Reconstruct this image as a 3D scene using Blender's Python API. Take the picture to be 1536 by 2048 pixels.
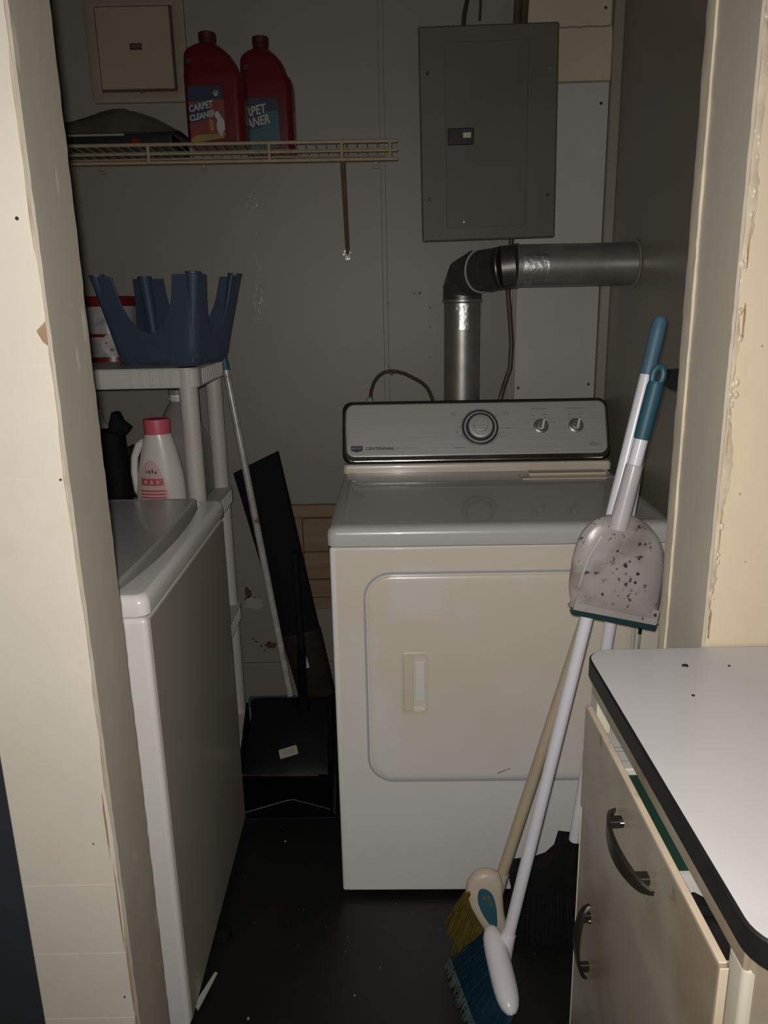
import bpy, bmesh, math, random
from mathutils import Vector, Matrix, Euler
random.seed(7)
for o in list(bpy.data.objects): bpy.data.objects.remove(o)
SC = bpy.context.scene
COL = SC.collection

# ------------------------------------------------------------ camera
PITCH, ROLL, CAMH, FPX = math.radians(15.1), math.radians(1.2), 1.357, 1540.0
cd = bpy.data.cameras.new('camera'); cam = bpy.data.objects.new('camera', cd); COL.objects.link(cam)
cd.sensor_fit = 'VERTICAL'; cd.sensor_height = 36.0; cd.lens = 36.0 * FPX / 2048.0
cd.clip_start = 0.01
_R = Vector((1, 0, 0)); _U = Vector((0, math.sin(PITCH), math.cos(PITCH))); _F = Vector((0, math.cos(PITCH), -math.sin(PITCH)))
_I = _R * math.cos(ROLL) - _U * math.sin(ROLL); _J = _R * math.sin(ROLL) + _U * math.cos(ROLL)
cam.matrix_world = Matrix(((_I.x, _J.x, -_F.x, 0), (_I.y, _J.y, -_F.y, 0), (_I.z, _J.z, -_F.z, CAMH), (0, 0, 0, 1)))
SC.camera = cam

# ------------------------------------------------------------ light
w = bpy.data.worlds.new('world'); SC.world = w; w.use_nodes = True
w.node_tree.nodes['Background'].inputs[0].default_value = (1.0, 0.93, 0.82, 1)
w.node_tree.nodes['Background'].inputs[1].default_value = 0.012
fl = bpy.data.lights.new('phone_flash', 'SPOT'); flo = bpy.data.objects.new('phone_flash', fl); COL.objects.link(flo)
fl.energy = 47.0; fl.spot_size = math.radians(150); fl.spot_blend = 1.0; fl.shadow_soft_size = 0.012
fl.color = (1.0, 0.97, 0.93)
flo.location = (-0.012, 0.0, CAMH + 0.018)
flo.rotation_euler = (math.radians(90 - 15.1), 0, 0)
SC.view_settings.view_transform = 'Standard'; SC.view_settings.look = 'None'
SC.view_settings.gamma = 1.0; SC.view_settings.use_curve_mapping = False
SC.view_settings.exposure = 0.0

# ------------------------------------------------------------ materials
MATS = {}
def mat(name, col, rough=0.5, metal=0.0, var=0.0, vscale=6.0, stain=None, stain2=None, bump=None, specks=None, aniso=None,
        trans=0.0, spec=0.5, coat=0.0, stretch=(1, 1, 1), alpha=1.0, zmix=None):
    m = bpy.data.materials.new(name); m.use_nodes = True
    nt = m.node_tree; b = nt.nodes['Principled BSDF']; L = nt.links
    b.inputs['Roughness'].default_value = rough; b.inputs['Metallic'].default_value = metal
    b.inputs['Specular IOR Level'].default_value = spec
    b.inputs['Coat Weight'].default_value = coat
    b.inputs['Transmission Weight'].default_value = trans
    b.inputs['Alpha'].default_value = alpha
    tc = nt.nodes.new('ShaderNodeTexCoord'); mp = nt.nodes.new('ShaderNodeMapping')
    mp.inputs['Scale'].default_value = stretch
    L.new(tc.outputs['Object'], mp.inputs['Vector'])
    cur = None
    def mix(fac, a, c2):
        n = nt.nodes.new('ShaderNodeMix'); n.data_type = 'RGBA'
        L.new(fac, n.inputs['Factor'])
        if isinstance(a, tuple): n.inputs['A'].default_value = (*a, 1)
        else: L.new(a, n.inputs['A'])
        n.inputs['B'].default_value = (*c2, 1)
        return n.outputs['Result']
    def noise(scale, detail=4, seed=0.0):
        n = nt.nodes.new('ShaderNodeTexNoise'); n.noise_dimensions = '4D'; n.inputs['W'].default_value = seed
        n.inputs['Scale'].default_value = scale; n.inputs['Detail'].default_value = detail
        L.new(mp.outputs[0], n.inputs['Vector']); return n.outputs['Fac']
    def ramp(src, lo, hi):
        n = nt.nodes.new('ShaderNodeMapRange'); n.inputs['From Min'].default_value = lo; n.inputs['From Max'].default_value = hi
        L.new(src, n.inputs['Value']); return n.outputs['Result']
    def scaled(src, k):
        n = nt.nodes.new('ShaderNodeMath'); n.operation = 'MULTIPLY'; L.new(src, n.inputs[0]); n.inputs[1].default_value = k
        return n.outputs[0]
    cur = tuple(col)
    if var:
        cur = mix(ramp(noise(vscale, 5), 0.35, 0.7), cur, tuple(c * (1 - var) for c in col))
    for k, st in enumerate((stain, stain2)):
        if st:
            sc, scale, lo, hi, amt = st
            cur = mix(scaled(ramp(noise(scale, 6, 3.7 + k * 5), lo, hi), amt), cur, sc)
    if zmix:
        zc, zlo, zhi = zmix
        sx = nt.nodes.new('ShaderNodeSeparateXYZ'); L.new(tc.outputs['Object'], sx.inputs[0])
        ad = nt.nodes.new('ShaderNodeMath'); ad.operation = 'MULTIPLY_ADD'; L.new(noise(5, 3, 6.1), ad.inputs[0]); ad.inputs[1].default_value = 0.25; L.new(sx.outputs['Z'], ad.inputs[2])
        cur = mix(ramp(ad.outputs[0], zhi, zlo), cur, zc)
    if specks:
        sc, scale, size, amt = specks
        v = nt.nodes.new('ShaderNodeTexVoronoi'); v.inputs['Scale'].default_value = scale
        v.inputs['Randomness'].default_value = 1.0
        L.new(mp.outputs[0], v.inputs['Vector'])
        d = ramp(v.outputs['Distance'], size, size * 0.6)
        g = ramp(noise(scale * 0.25, 2, 9.0), 0.5, 0.56)
        mm = nt.nodes.new('ShaderNodeMath'); mm.operation = 'MULTIPLY'; L.new(d, mm.inputs[0]); L.new(g, mm.inputs[1])
        cur = mix(scaled(mm.outputs[0], amt), cur, sc)
    if isinstance(cur, tuple): b.inputs['Base Color'].default_value = (*cur, 1)
    else: L.new(cur, b.inputs['Base Color'])
    if bump:
        bs, st = bump
        bn = nt.nodes.new('ShaderNodeBump'); bn.inputs['Strength'].default_value = st; bn.inputs['Distance'].default_value = 0.002
        L.new(noise(bs, 5, 1.3), bn.inputs['Height']); L.new(bn.outputs[0], b.inputs['Normal'])
    MATS[name] = m
    return m

mat('cream_wall', (0.76, 0.69, 0.58), 0.45, var=0.10, vscale=5, stain=((0.60, 0.49, 0.34), 7, 0.60, 0.75, 0.5), stain2=((0.5, 0.36, 0.22), 26, 0.70, 0.78, 0.4), bump=(60, 0.12))
mat('yellow_wall', (0.66, 0.54, 0.385), 0.42, var=0.12, vscale=4, stain=((0.52, 0.37, 0.2), 9, 0.60, 0.75, 0.5), stain2=((0.35, 0.2, 0.1), 34, 0.72, 0.78, 0.5), bump=(45, 0.15))
mat('jamb_paint', (0.535, 0.475, 0.385), 0.38, var=0.15, vscale=8, stain=((0.34, 0.28, 0.2), 6, 0.55, 0.8, 0.5), specks=((0.75, 0.68, 0.55), 22, 0.16, 0.6), bump=(40, 0.15), stretch=(1, 1, 0.25))
mat('bead_paint', (0.66, 0.58, 0.44), 0.4, var=0.2, vscale=18, bump=(50, 0.3))
mat('caulk', (0.70, 0.58, 0.43), 0.3, var=0.35, vscale=24, bump=(60, 0.6))
mat('raw_wood_edge', (0.42, 0.28, 0.17), 0.7, var=0.3, vscale=30)
mat('closet_wall', (0.205, 0.192, 0.165), 0.5, var=0.08, vscale=3, stain=((0.155, 0.14, 0.115), 5, 0.55, 0.8, 0.4), bump=(30, 0.12))
mat('closet_side', (0.25, 0.222, 0.178), 0.36, var=0.1, vscale=3, bump=(22, 0.10))
mat('white_board', (0.40, 0.385, 0.35), 0.5, var=0.08, vscale=5)
mat('beige_board', (0.46, 0.375, 0.28), 0.5, var=0.12, vscale=7)
mat('dark_slate', (0.045, 0.048, 0.054), 0.5, var=0.2, vscale=2)
mat('floor_vinyl', (0.008, 0.0083, 0.0085), 0.5, var=0.4, vscale=5, stain=((0.016, 0.015, 0.013), 8, 0.55, 0.75, 0.6), specks=((0.07, 0.065, 0.055), 24, 0.10, 0.4), bump=(50, 0.2))
mat('enamel', (0.80, 0.775, 0.735), 0.22, var=0.04, vscale=3, coat=0.2)
mat('enamel_yellowed', (0.70, 0.625, 0.51), 0.24, var=0.03, vscale=3, stain=((0.70, 0.67, 0.63), 4.5, 0.56, 0.66, 0.8), coat=0.2)
mat('washer_panel_shaded', (0.42, 0.385, 0.32), 0.3, var=0.05, vscale=3, coat=0.1)  # washer paint darkened: shade of the grazing-lit right face is in the colour
mat('enamel_front', (0.74, 0.665, 0.555), 0.24, var=0.03, vscale=3, stain=((0.74, 0.71, 0.67), 4.5, 0.57, 0.66, 0.7), coat=0.2, zmix=((0.80, 0.785, 0.765), 0.38, 0.70))
mat('enamel_groove', (0.42, 0.43, 0.45), 0.3)
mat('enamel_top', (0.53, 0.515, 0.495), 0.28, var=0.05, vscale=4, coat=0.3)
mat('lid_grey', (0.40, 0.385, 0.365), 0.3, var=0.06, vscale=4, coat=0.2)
mat('brushed', (0.52, 0.50, 0.475), 0.42, metal=0.3, var=0.1, vscale=60, stretch=(0.05, 1, 6))
mat('chrome', (0.75, 0.74, 0.72), 0.14, metal=1.0)
mat('black_plastic', (0.008, 0.008, 0.0085), 0.36)
mat('pan_black', (0.006, 0.006, 0.0065), 0.45, spec=0.15, bump=(60, 0.3))
mat('glue_drip', (0.42, 0.40, 0.36), 0.14, bump=(120, 0.5))
mat('black_matte', (0.010, 0.010, 0.010), 0.75, var=0.3, vscale=30, spec=0.2)
mat('black_soft', (0.008, 0.008, 0.0085), 0.85, spec=0.12)
mat('charcoal', (0.035, 0.034, 0.033), 0.4)
mat('print_dark', (0.03, 0.032, 0.035), 0.5)
mat('print_grey', (0.20, 0.19, 0.185), 0.5)
mat('badge_blue', (0.045, 0.055, 0.075), 0.4)
mat('galv', (0.34, 0.328, 0.305), 0.4, metal=0.7, var=0.25, vscale=20, stain=((0.25, 0.235, 0.21), 9, 0.5, 0.75, 0.5), bump=(30, 0.2))
mat('galv_dark', (0.14, 0.132, 0.12), 0.40, metal=0.75, var=0.3, vscale=15, bump=(30, 0.3))
mat('foil', (0.62, 0.61, 0.59), 0.38, metal=1.0, bump=(70, 0.9))
mat('panel_grey', (0.105, 0.092, 0.073), 0.58, metal=0.1, var=0.15, vscale=6, stain=((0.06, 0.05, 0.037), 10, 0.6, 0.75, 0.4))
mat('panel_door', (0.100, 0.088, 0.070), 0.6, metal=0.1, var=0.12, vscale=7)
mat('silver_tag', (0.45, 0.42, 0.34), 0.35, metal=0.5)
mat('screw_steel', (0.45, 0.44, 0.42), 0.3, metal=0.9)
mat('screw_dark', (0.03, 0.026, 0.022), 0.5, metal=0.3)
mat('brown_hose', (0.062, 0.040, 0.022), 0.4, var=0.2, vscale=30)
mat('cable_dark', (0.04, 0.032, 0.026), 0.5)
mat('cable_brown', (0.085, 0.058, 0.038), 0.55, var=0.3, vscale=20)
mat('wire_cream', (0.30, 0.235, 0.155), 0.42, var=0.2, vscale=30)
mat('wire_brown', (0.15, 0.098, 0.05), 0.45, var=0.3, vscale=30)
mat('hatch_cream', (0.27, 0.222, 0.16), 0.5, var=0.08, vscale=5)
mat('hatch_frame', (0.22, 0.18, 0.128), 0.5, var=0.1, vscale=5)
mat('gap_dark', (0.03, 0.022, 0.016), 0.8)
mat('brass', (0.26, 0.19, 0.09), 0.35, metal=0.8)
mat('red_plastic', (0.085, 0.006, 0.008), 0.28, var=0.08, vscale=5)
mat('red_cap', (0.05, 0.008, 0.010), 0.4)
mat('label_red', (0.15, 0.024, 0.016), 0.4, var=0.25, vscale=14)
mat('label_navy', (0.010, 0.018, 0.045), 0.4, var=0.2, vscale=9)
mat('label_teal', (0.017, 0.070, 0.076), 0.4, var=0.25, vscale=20)
mat('label_yellow', (0.19, 0.145, 0.03), 0.4, var=0.3, vscale=18)
mat('label_white', (0.27, 0.26, 0.245), 0.45)
mat('label_orange', (0.22,0.08,0.03), 0.45)
mat('bag_film', (0.075, 0.068, 0.050), 0.35, var=0.35, vscale=9, bump=(14, 0.8))
mat('paper_white', (0.45, 0.43, 0.40), 0.6, var=0.1, vscale=8)
mat('resin_white', (0.50, 0.47, 0.425), 0.5, var=0.10, vscale=8, stain=((0.40, 0.31, 0.22), 7, 0.6, 0.75, 0.5))
mat('blue_plastic', (0.050, 0.070, 0.112), 0.5, var=0.12, vscale=10, bump=(120, 0.2))
mat('canister_red', (0.12, 0.010, 0.008), 0.3)
mat('canister_white', (0.34, 0.33, 0.33), 0.35, var=0.3, vscale=14, stain=((0.15, 0.11, 0.09), 24, 0.58, 0.68, 0.6))
mat('dog_fur', (0.44, 0.40, 0.36), 0.6, var=0.4, vscale=40)
mat('detergent_white', (0.63, 0.60, 0.55), 0.3, var=0.04)
mat('pink_cap', (0.56, 0.11, 0.15), 0.4)
mat('pink_print', (0.50, 0.10, 0.12), 0.4, var=0.2, vscale=50)
mat('pale_pink', (0.58, 0.40, 0.37), 0.4)
mat('jug_clear', (0.36, 0.34, 0.30), 0.35, trans=0.45)
mat('clear_plastic', (0.65, 0.63, 0.58), 0.2, trans=0.6)
mat('mop_pole', (0.46, 0.45, 0.42), 0.3, metal=0.1, var=0.3, vscale=40, stain=((0.13, 0.075, 0.04), 26, 0.6, 0.7, 0.8))
mat('blue_grip', (0.070, 0.155, 0.225), 0.5, var=0.12, vscale=30)
mat('teal_grip', (0.030, 0.108, 0.150), 0.5, var=0.12, vscale=30)
mat('pole_white', (0.83, 0.81, 0.87), 0.28, var=0.06, vscale=12)
mat('pole_tan', (0.52, 0.43, 0.30), 0.42, var=0.12, vscale=10, stain=((0.60, 0.54, 0.44), 5, 0.55, 0.7, 0.5))
mat('head_cream', (0.60, 0.51, 0.40), 0.4, var=0.1, vscale=12)
mat('head_white', (0.80, 0.78, 0.80), 0.25)
mat('bristle_blue', (0.006, 0.040, 0.075), 0.55, var=0.4, vscale=60)
mat('bristle_tip', (0.10, 0.13, 0.13), 0.7, var=0.4, vscale=60)
mat('bristle_yellow', (0.14, 0.095, 0.015), 0.6, var=0.4, vscale=60)
mat('bristle_black', (0.010, 0.010, 0.011), 0.6)
mat('pan_dirty', (0.42, 0.385, 0.37), 0.3, var=0.14, vscale=14, stain=((0.20, 0.14, 0.105), 12, 0.50, 0.68, 0.85), stain2=((0.05, 0.033, 0.025), 75, 0.60, 0.66, 0.95), specks=((0.03, 0.022, 0.018), 70, 0.25, 0.95), bump=(60, 0.2))
mat('pan_sleeve', (0.56, 0.53, 0.54), 0.3, var=0.12, vscale=18)
mat('green_lip', (0.012, 0.04, 0.042), 0.5)
mat('counter_white', (0.58, 0.565, 0.565), 0.28, var=0.06, vscale=5, stain=((0.40, 0.36, 0.33), 10, 0.6, 0.75, 0.4), stain2=((0.16, 0.11, 0.08), 38, 0.73, 0.77, 0.7))
mat('counter_edge', (0.010, 0.010, 0.010), 0.5, var=0.3, vscale=30)
mat('cabinet_beige', (0.36, 0.325, 0.255), 0.3, var=0.10, vscale=5, stain=((0.24, 0.175, 0.11), 5, 0.53, 0.66, 0.7), stain2=((0.13, 0.08, 0.04), 22, 0.66, 0.72, 0.7))
mat('cabinet_edge', (0.62, 0.51, 0.37), 0.4, var=0.2, vscale=20, stain=((0.24, 0.13, 0.07), 30, 0.60, 0.68, 0.9))
mat('cabinet_light', (0.58, 0.53, 0.42), 0.35, var=0.1, vscale=10)
mat('aged_bronze', (0.05, 0.043, 0.034), 0.4, metal=0.7, var=0.2, vscale=30)
mat('green_card', (0.012, 0.035, 0.022), 0.5)
mat('black_film', (0.014, 0.013, 0.013), 0.2, bump=(40, 1.0))
mat('oak_board', (0.20, 0.13, 0.072), 0.5, var=0.28, vscale=14, stretch=(0.4, 1, 3))
mat('brown_film', (0.03, 0.021, 0.016), 0.25, var=0.4, vscale=30, bump=(50, 0.8))
mat('rust', (0.09, 0.030, 0.016), 0.8, var=0.4, vscale=50)
mat('paint_flake', (0.30, 0.285, 0.26), 0.2, bump=(80, 0.6))
mat('scrap_paper', (0.40, 0.375, 0.33), 0.6, var=0.1)
mat('dirt', (0.015, 0.012, 0.010), 0.8)
mat('sticker', (0.36,0.33,0.27), 0.5)

# ------------------------------------------------------------ mesh builder
class MB:
    def __init__(s): s.v = []; s.f = []
    def add(s, vs, fs):
        n = len(s.v); s.v += [Vector(p) for p in vs]; s.f += [tuple(i + n for i in f) for f in fs]; return s
    def box(s, x0, x1, y0, y1, z0, z1, b=0.0, seg=2):
        bm = bmesh.new(); bmesh.ops.create_cube(bm, size=1)
        for v in bm.verts:
            v.co = Vector(((x0 + x1) / 2 + v.co.x * (x1 - x0), (y0 + y1) / 2 + v.co.y * (y1 - y0), (z0 + z1) / 2 + v.co.z * (z1 - z0)))
        if b: bmesh.ops.bevel(bm, geom=bm.edges[:], offset=b, segments=seg, profile=0.5, affect='EDGES')
        bm.verts.index_update()
        s.add([v.co.copy() for v in bm.verts], [[v.index for v in f.verts] for f in bm.faces]); bm.free(); return s
    def loft(s, rings, cap0=True, cap1=True, closed=True):
        n = len(rings[0]); vs = [p for r in rings for p in r]; fs = []
        for i in range(len(rings) - 1):
            for j in range(n if closed else n - 1):
                k = (j + 1) % n
                fs.append((i * n + j, i * n + k, (i + 1) * n + k, (i + 1) * n + j))
        if cap0: fs.append(tuple(range(n))[::-1])
        if cap1: fs.append(tuple((len(rings) - 1) * n + j for j in range(n)))
        return s.add(vs, fs)
    def tube(s, pts, r, n=10, cap=True):
        pts = [Vector(p) for p in pts]; rs = r if isinstance(r, (list, tuple)) else [r] * len(pts)
        t = (pts[1] - pts[0]).normalized(); a = Vector((0, 0, 1)) if abs(t.z) < 0.9 else Vector((1, 0, 0))
        u = t.cross(a).normalized(); rings = []
        for i, p in enumerate(pts):
            if i == 0: d = pts[1] - p
            elif i == len(pts) - 1: d = p - pts[i - 1]
            else: d = (pts[i + 1] - p).normalized() + (p - pts[i - 1]).normalized()
            d.normalize(); u = (u - d * u.dot(d)).normalized(); q = d.cross(u)
            rings.append([p + (u * math.cos(6.28318 * k / n) + q * math.sin(6.28318 * k / n)) * rs[i] for k in range(n)])
        return s.loft(rings, cap, cap)
    def lathe(s, prof, cx, cy, n=24, cap0=True, cap1=True):
        return s.loft([[Vector((cx + r * math.cos(6.28318 * k / n), cy + r * math.sin(6.28318 * k / n), z)) for k in range(n)] for r, z in prof], cap0, cap1)
    def prism(s, poly, fn, t0, t1):
        return s.loft([[Vector(fn(a, b, t)) for a, b in poly] for t in (t0, t1)])
    def text(s, string, size, fn, t=0.0003, align='LEFT', shear=0.0, bold=0.0):
        c = bpy.data.curves.new('tmp', 'FONT'); c.body = string; c.size = size; c.align_x = align; c.shear = shear; c.offset = bold; c.extrude = 0.0
        c.resolution_u = 2
        o = bpy.data.objects.new('tmp', c); COL.objects.link(o)
        dg = bpy.context.evaluated_depsgraph_get(); me = bpy.data.meshes.new_from_object(o.evaluated_get(dg))
        s.add([fn(v.co.x, v.co.y, t) for v in me.vertices], [tuple(p.vertices) for p in me.polygons])
        bpy.data.objects.remove(o); bpy.data.curves.remove(c); bpy.data.meshes.remove(me); return s
    def jitter(s, a):
        for v in s.v: v += Vector((random.uniform(-a, a), random.uniform(-a, a), random.uniform(-a, a)))
        return s

OFF = {}
def part(mb, name, m, parent=None, label=None, smooth=35, origin=None, recalc=True):
    off = OFF.get(parent, Vector((0, 0, 0))) if parent else Vector(origin or (0, 0, 0))
    me = bpy.data.meshes.new(name)
    me.from_pydata([v - off for v in mb.v], [], mb.f)
    if recalc:
        bm = bmesh.new(); bm.from_mesh(me); bmesh.ops.recalc_face_normals(bm, faces=bm.faces[:]); bm.to_mesh(me); bm.free()
    if smooth:
        for p in me.polygons: p.use_smooth = True
        me.set_sharp_from_angle(angle=math.radians(smooth))
    me.materials.append(MATS[m])
    o = bpy.data.objects.new(name, me); COL.objects.link(o)
    if parent: o.parent = parent
    else: o.location = off
    if smooth and recalc and len(me.polygons) < 3000:
        wn = o.modifiers.new('weighted_normal', 'WEIGHTED_NORMAL'); wn.keep_sharp = True
    OFF[o] = off
    if label: o['label'] = label
    return o
def tag(o, label, cat, group=None, kind=None):
    o['label'] = label; o['category'] = cat
    if group: o['group'] = group
    if kind: o['kind'] = kind
    return o
def thing(name, label, cat, loc=(0, 0, 0), group=None, kind=None, local=False):
    o = bpy.data.objects.new(name, None); COL.objects.link(o); o.location = loc; o.empty_display_size = 0.05
    OFF[o] = Vector((0, 0, 0)) if local else Vector(loc)
    return tag(o, label, cat, group, kind)
def struct(name, mb, m, label, cat, parent=None, **k):
    o = part(mb, name, m, parent, **k)
    if not parent: tag(o, label, cat, None, 'structure')
    return o
def rr(x0, x1, y0, y1, r, n=5, side=1):
    """rounded rectangle loop, counter-clockwise, from the lower right corner"""
    out = []
    cs = [(x1 - r, y0 + r, -90), (x1 - r, y1 - r, 0), (x0 + r, y1 - r, 90), (x0 + r, y0 + r, 180)]
    for i, (cx, cy, a0) in enumerate(cs):
        for k in range(n + 1):
            a = math.radians(a0 + 90 * k / n); out.append((cx + r * math.cos(a), cy + r * math.sin(a)))
        if side > 1:
            nx = cs[(i + 1) % 4]; a = math.radians(nx[2]); q = (nx[0] + r * math.cos(a), nx[1] + r * math.sin(a)); p = out[-1]
            for k in range(1, side): out.append((p[0] + (q[0] - p[0]) * k / side, p[1] + (q[1] - p[1]) * k / side))
    return out
def XY(z): return lambda a, b: Vector((a, b, z))
def ragged(poly, amp, sub=4):
    out = []
    for i in range(len(poly)):
        a, b = poly[i], poly[(i + 1) % len(poly)]
        for k in range(sub):
            out.append((a[0] + (b[0] - a[0]) * k / sub + random.uniform(-amp, amp), a[1] + (b[1] - a[1]) * k / sub + random.uniform(-amp, amp)))
    return out
def blob2d(cx, cy, rx, ry, n=14, amp=0.35):
    return [(cx + rx * math.cos(6.28318 * k / n) * random.uniform(1 - amp, 1 + amp), cy + ry * math.sin(6.28318 * k / n) * random.uniform(1 - amp, 1 + amp)) for k in range(n)]

def catmull(P, sub=4):
    out = []; n_ = len(P)
    for i in range(n_):
        p = [Vector(P[(i + k) % n_]) for k in (-1, 0, 1, 2)]
        for q in range(sub):
            t = q / sub
            v = .5 * ((2 * p[1]) + (p[2] - p[0]) * t + (2 * p[0] - 5 * p[1] + 4 * p[2] - p[3]) * t * t + (3 * p[1] - p[0] - 3 * p[2] + p[3]) * t ** 3)
            out.append((v.x, v.y))
    return out
# ------------------------------------------------------------ setting
BY = 2.29          # back wall plane
RX = 0.655         # right closet wall plane
LX = -1.12
JL, JR = -0.390, 0.417
FY0, FY1 = 0.93, 1.045
struct('floor', MB().box(-1.6, 1.6, -0.6, BY + 0.1, -0.05, 0.0), 'floor_vinyl', 'dark worn vinyl floor of the laundry closet', 'floor', smooth=None)
struct('ceiling', MB().box(LX - .1, RX + .1, FY0, BY + 0.1, 2.40, 2.45), 'closet_wall', 'dim painted closet ceiling above the frame', 'ceiling', smooth=None)
wb = struct('wall_back', MB().box(LX - .05, RX + .05, BY, BY + 0.08, 0, 2.4), 'closet_wall', 'grey-beige painted panel wall behind the dryer', 'wall', smooth=None)
wr = struct('wall_right', MB().box(RX, RX + 0.05, FY1, BY, 0, 2.4), 'closet_side', 'dark glossy painted wall the duct runs into', 'wall', smooth=None)
struct('wall_left', MB().box(LX - 0.05, LX, FY1, BY, 0, 2.4), 'closet_wall', 'closet side wall hidden behind the washer', 'wall', smooth=None)
wfl = struct('wall_front_left', MB().box(-0.532, JL, FY0, FY1, 0, 2.4, 0.002, 1), 'cream_wall', 'cream painted wall stub left of the closet opening', 'wall', smooth=None)
wfr = struct('wall_front_right', MB().box(JR, 1.35, FY0, FY1, 0, 2.4, 0.002, 1), 'yellow_wall', 'yellowed cream wall right of the closet opening above the counter', 'wall', smooth=None)
struct('wall_front_top', MB().box(JL, JR, FY0, FY1, 2.08, 2.4), 'cream_wall', 'cream wall above the closet opening', 'wall', smooth=None)
struct('door_1', MB().box(-1.30, -0.534, 0.975, 1.02, 0.004, 2.38, 0.003, 1), 'dark_slate', 'dark slate door beside the cream wall stub', 'door', smooth=None)

# jamb linings with uneven painted edges
def jamb(x_in, x_out, y0, y1, name, m, label):
    mb = MB(); n = 130; rings = []
    sg = 1 if x_in > x_out else -1
    for k in range(n + 1):
        z = 2.08 * k / n
        j = lambda a: random.uniform(-a, a)
        rings.append([Vector((x_out, y0, z)), Vector((x_in + sg * j(.0003), y0 + j(.0007), z)), Vector((x_in + sg * (0.0005 + j(.0002)), (y0 + y1) / 2, z)), Vector((x_in + sg * j(.0005), y1 + j(.0008), z)), Vector((x_out, y1, z))])
    return struct(name, mb.loft(rings), m, label, 'door jamb', smooth=25)
jamb(JL + 0.004, JL, FY0 - 0.002, FY1 + 0.003, 'trim_1', 'jamb_paint', 'tan painted left jamb of the closet opening')
jamb(JR - 0.004, JR, FY0 - 0.002, FY1, 'trim_2', 'jamb_paint', 'tan painted right jamb of the closet opening')
jamb(JR - 0.007, JR + 0.012, FY1 + 0.001, FY1 + 0.022, 'trim_3', 'bead_paint', 'narrow cream stop bead along the right jamb')
jamb(JR - 0.003, JR + 0.012, FY1 + 0.022, FY1 + 0.038, 'trim_4', 'jamb_paint', 'narrow tan strip behind the right stop bead')

# ragged caulk along the right wall edge
def ragged_strip(x0, x1, z0, z1, n, y, amp, sg):
    mb = MB(); L = []; Rr = []
    for k in range(n + 1):
        z = z0 + (z1 - z0) * k / n
        wv = .52 + .30 * math.sin(z * 17 + 1) + .22 * math.sin(z * 43 + 2) + random.uniform(-.12, .12); wv = max(.12, wv)
        L.append((x0, z)); Rr.append((x0 + (x1 - x0) * wv, z + random.uniform(-1, 1) * (z1 - z0) / n * .3))
    rings = []
    for k in range(n + 1):
        d = (.9 + .35 * math.sin(k * .9) + random.uniform(-.2, .2)) * amp
        rings.append([Vector((L[k][0], y, L[k][1])), Vector((L[k][0], y - d, L[k][1])), Vector(((L[k][0] + Rr[k][0]) / 2, y - d * 1.1, L[k][1])), Vector((Rr[k][0], y - .0004, Rr[k][1])), Vector((Rr[k][0], y, Rr[k][1]))])
    return mb.loft(rings)
part(ragged_strip(JR + 0.0005, JR + 0.014, 0.92, 1.95, 130, FY0 - 0.0002, 0.0022, 1), 'caulk_bead', 'caulk', wfr, label='cracked uneven caulk along the wall edge', smooth=50)
part(ragged_strip(JL - 0.0005, JL - 0.0045, 0.0, 2.05, 80, FY0 - 0.0002, 0.0015, -1), 'caulk_bead', 'caulk', wfl, smooth=50)
for (a, b, rx, rz) in ((-.404, .665, .0012, .05), (-.401, .52, .0010, .07), (-.3985, .40, .0012, .06), (-.397, .30, .0022, .03)):
    part(MB().prism(blob2d(a + .006, b, rx, rz, 18, .3), lambda p, q, t: (p, FY0 - .0018 - t, q), 0, .0006), 'chipped_edge', 'raw_wood_edge', wfl, smooth=None)
part(MB().prism([(-.402, 1.335), (-.391, 1.345), (-.391, 1.318), (-.396, 1.322)], lambda p, q, t: (p, FY0 - .0005 - t, q), 0, .003), 'chipped_edge', 'raw_wood_edge', wfl, smooth=None)
for (a, b, r) in ((-.408, 1.459, .0022), (-.398, 1.156, .0016), (-.405, .36, .0016), (-.42, .63, .0012)):
    part(MB().lathe([(r, 0), (r, .001), (r * .5, .0016)], 0, 0, 8), 'nail_hole', 'screw_dark', wfl)
    o = bpy.data.objects[-1] if False else wfl.children[-1]
    o.matrix_parent_inverse = Matrix(); o.rotation_euler = (math.pi / 2, 0, 0); o.location = (a, FY0, b)
for _ in range(34):
    z = random.uniform(.93, 1.72); x = JR + random.uniform(.0005, .007 + .004 * random.random()); r = random.uniform(.0012, .0035)
    part(MB().loft([[Vector((x + r * k * math.cos(6.283 * q / 9) * 1.0, FY0 - .0012 - d * r, z + r * k * 1.6 * math.sin(6.283 * q / 9))) for q in range(9)] for k, d in ((1.0, 0), (.85, .45), (.4, .8))]).jitter(.0003), 'caulk_lump', 'caulk', wfr, smooth=60)
for (a, b, rx, rz) in ((.424, 1.42, .0008, .03), (.427, 1.33, .001, .02), (.421, 1.20, .0007, .03), (.423, 1.07, .0008, .025), (.419, .985, .001, .015), (.421, .945, .001, .018), (.46, 1.03, .001, .0012), (.452, 1.30, .0012, .0012), (.47, 1.25, .0011, .001), (.444, 1.12, .001, .0016)):
    part(MB().prism(blob2d(a, b, rx, rz, 16, .4), lambda p, q, t: (p, FY0 - .0001 - t, q), 0, .0026 if a < .43 else .0004), 'paint_crack', 'raw_wood_edge', wfr, smooth=None)
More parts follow.
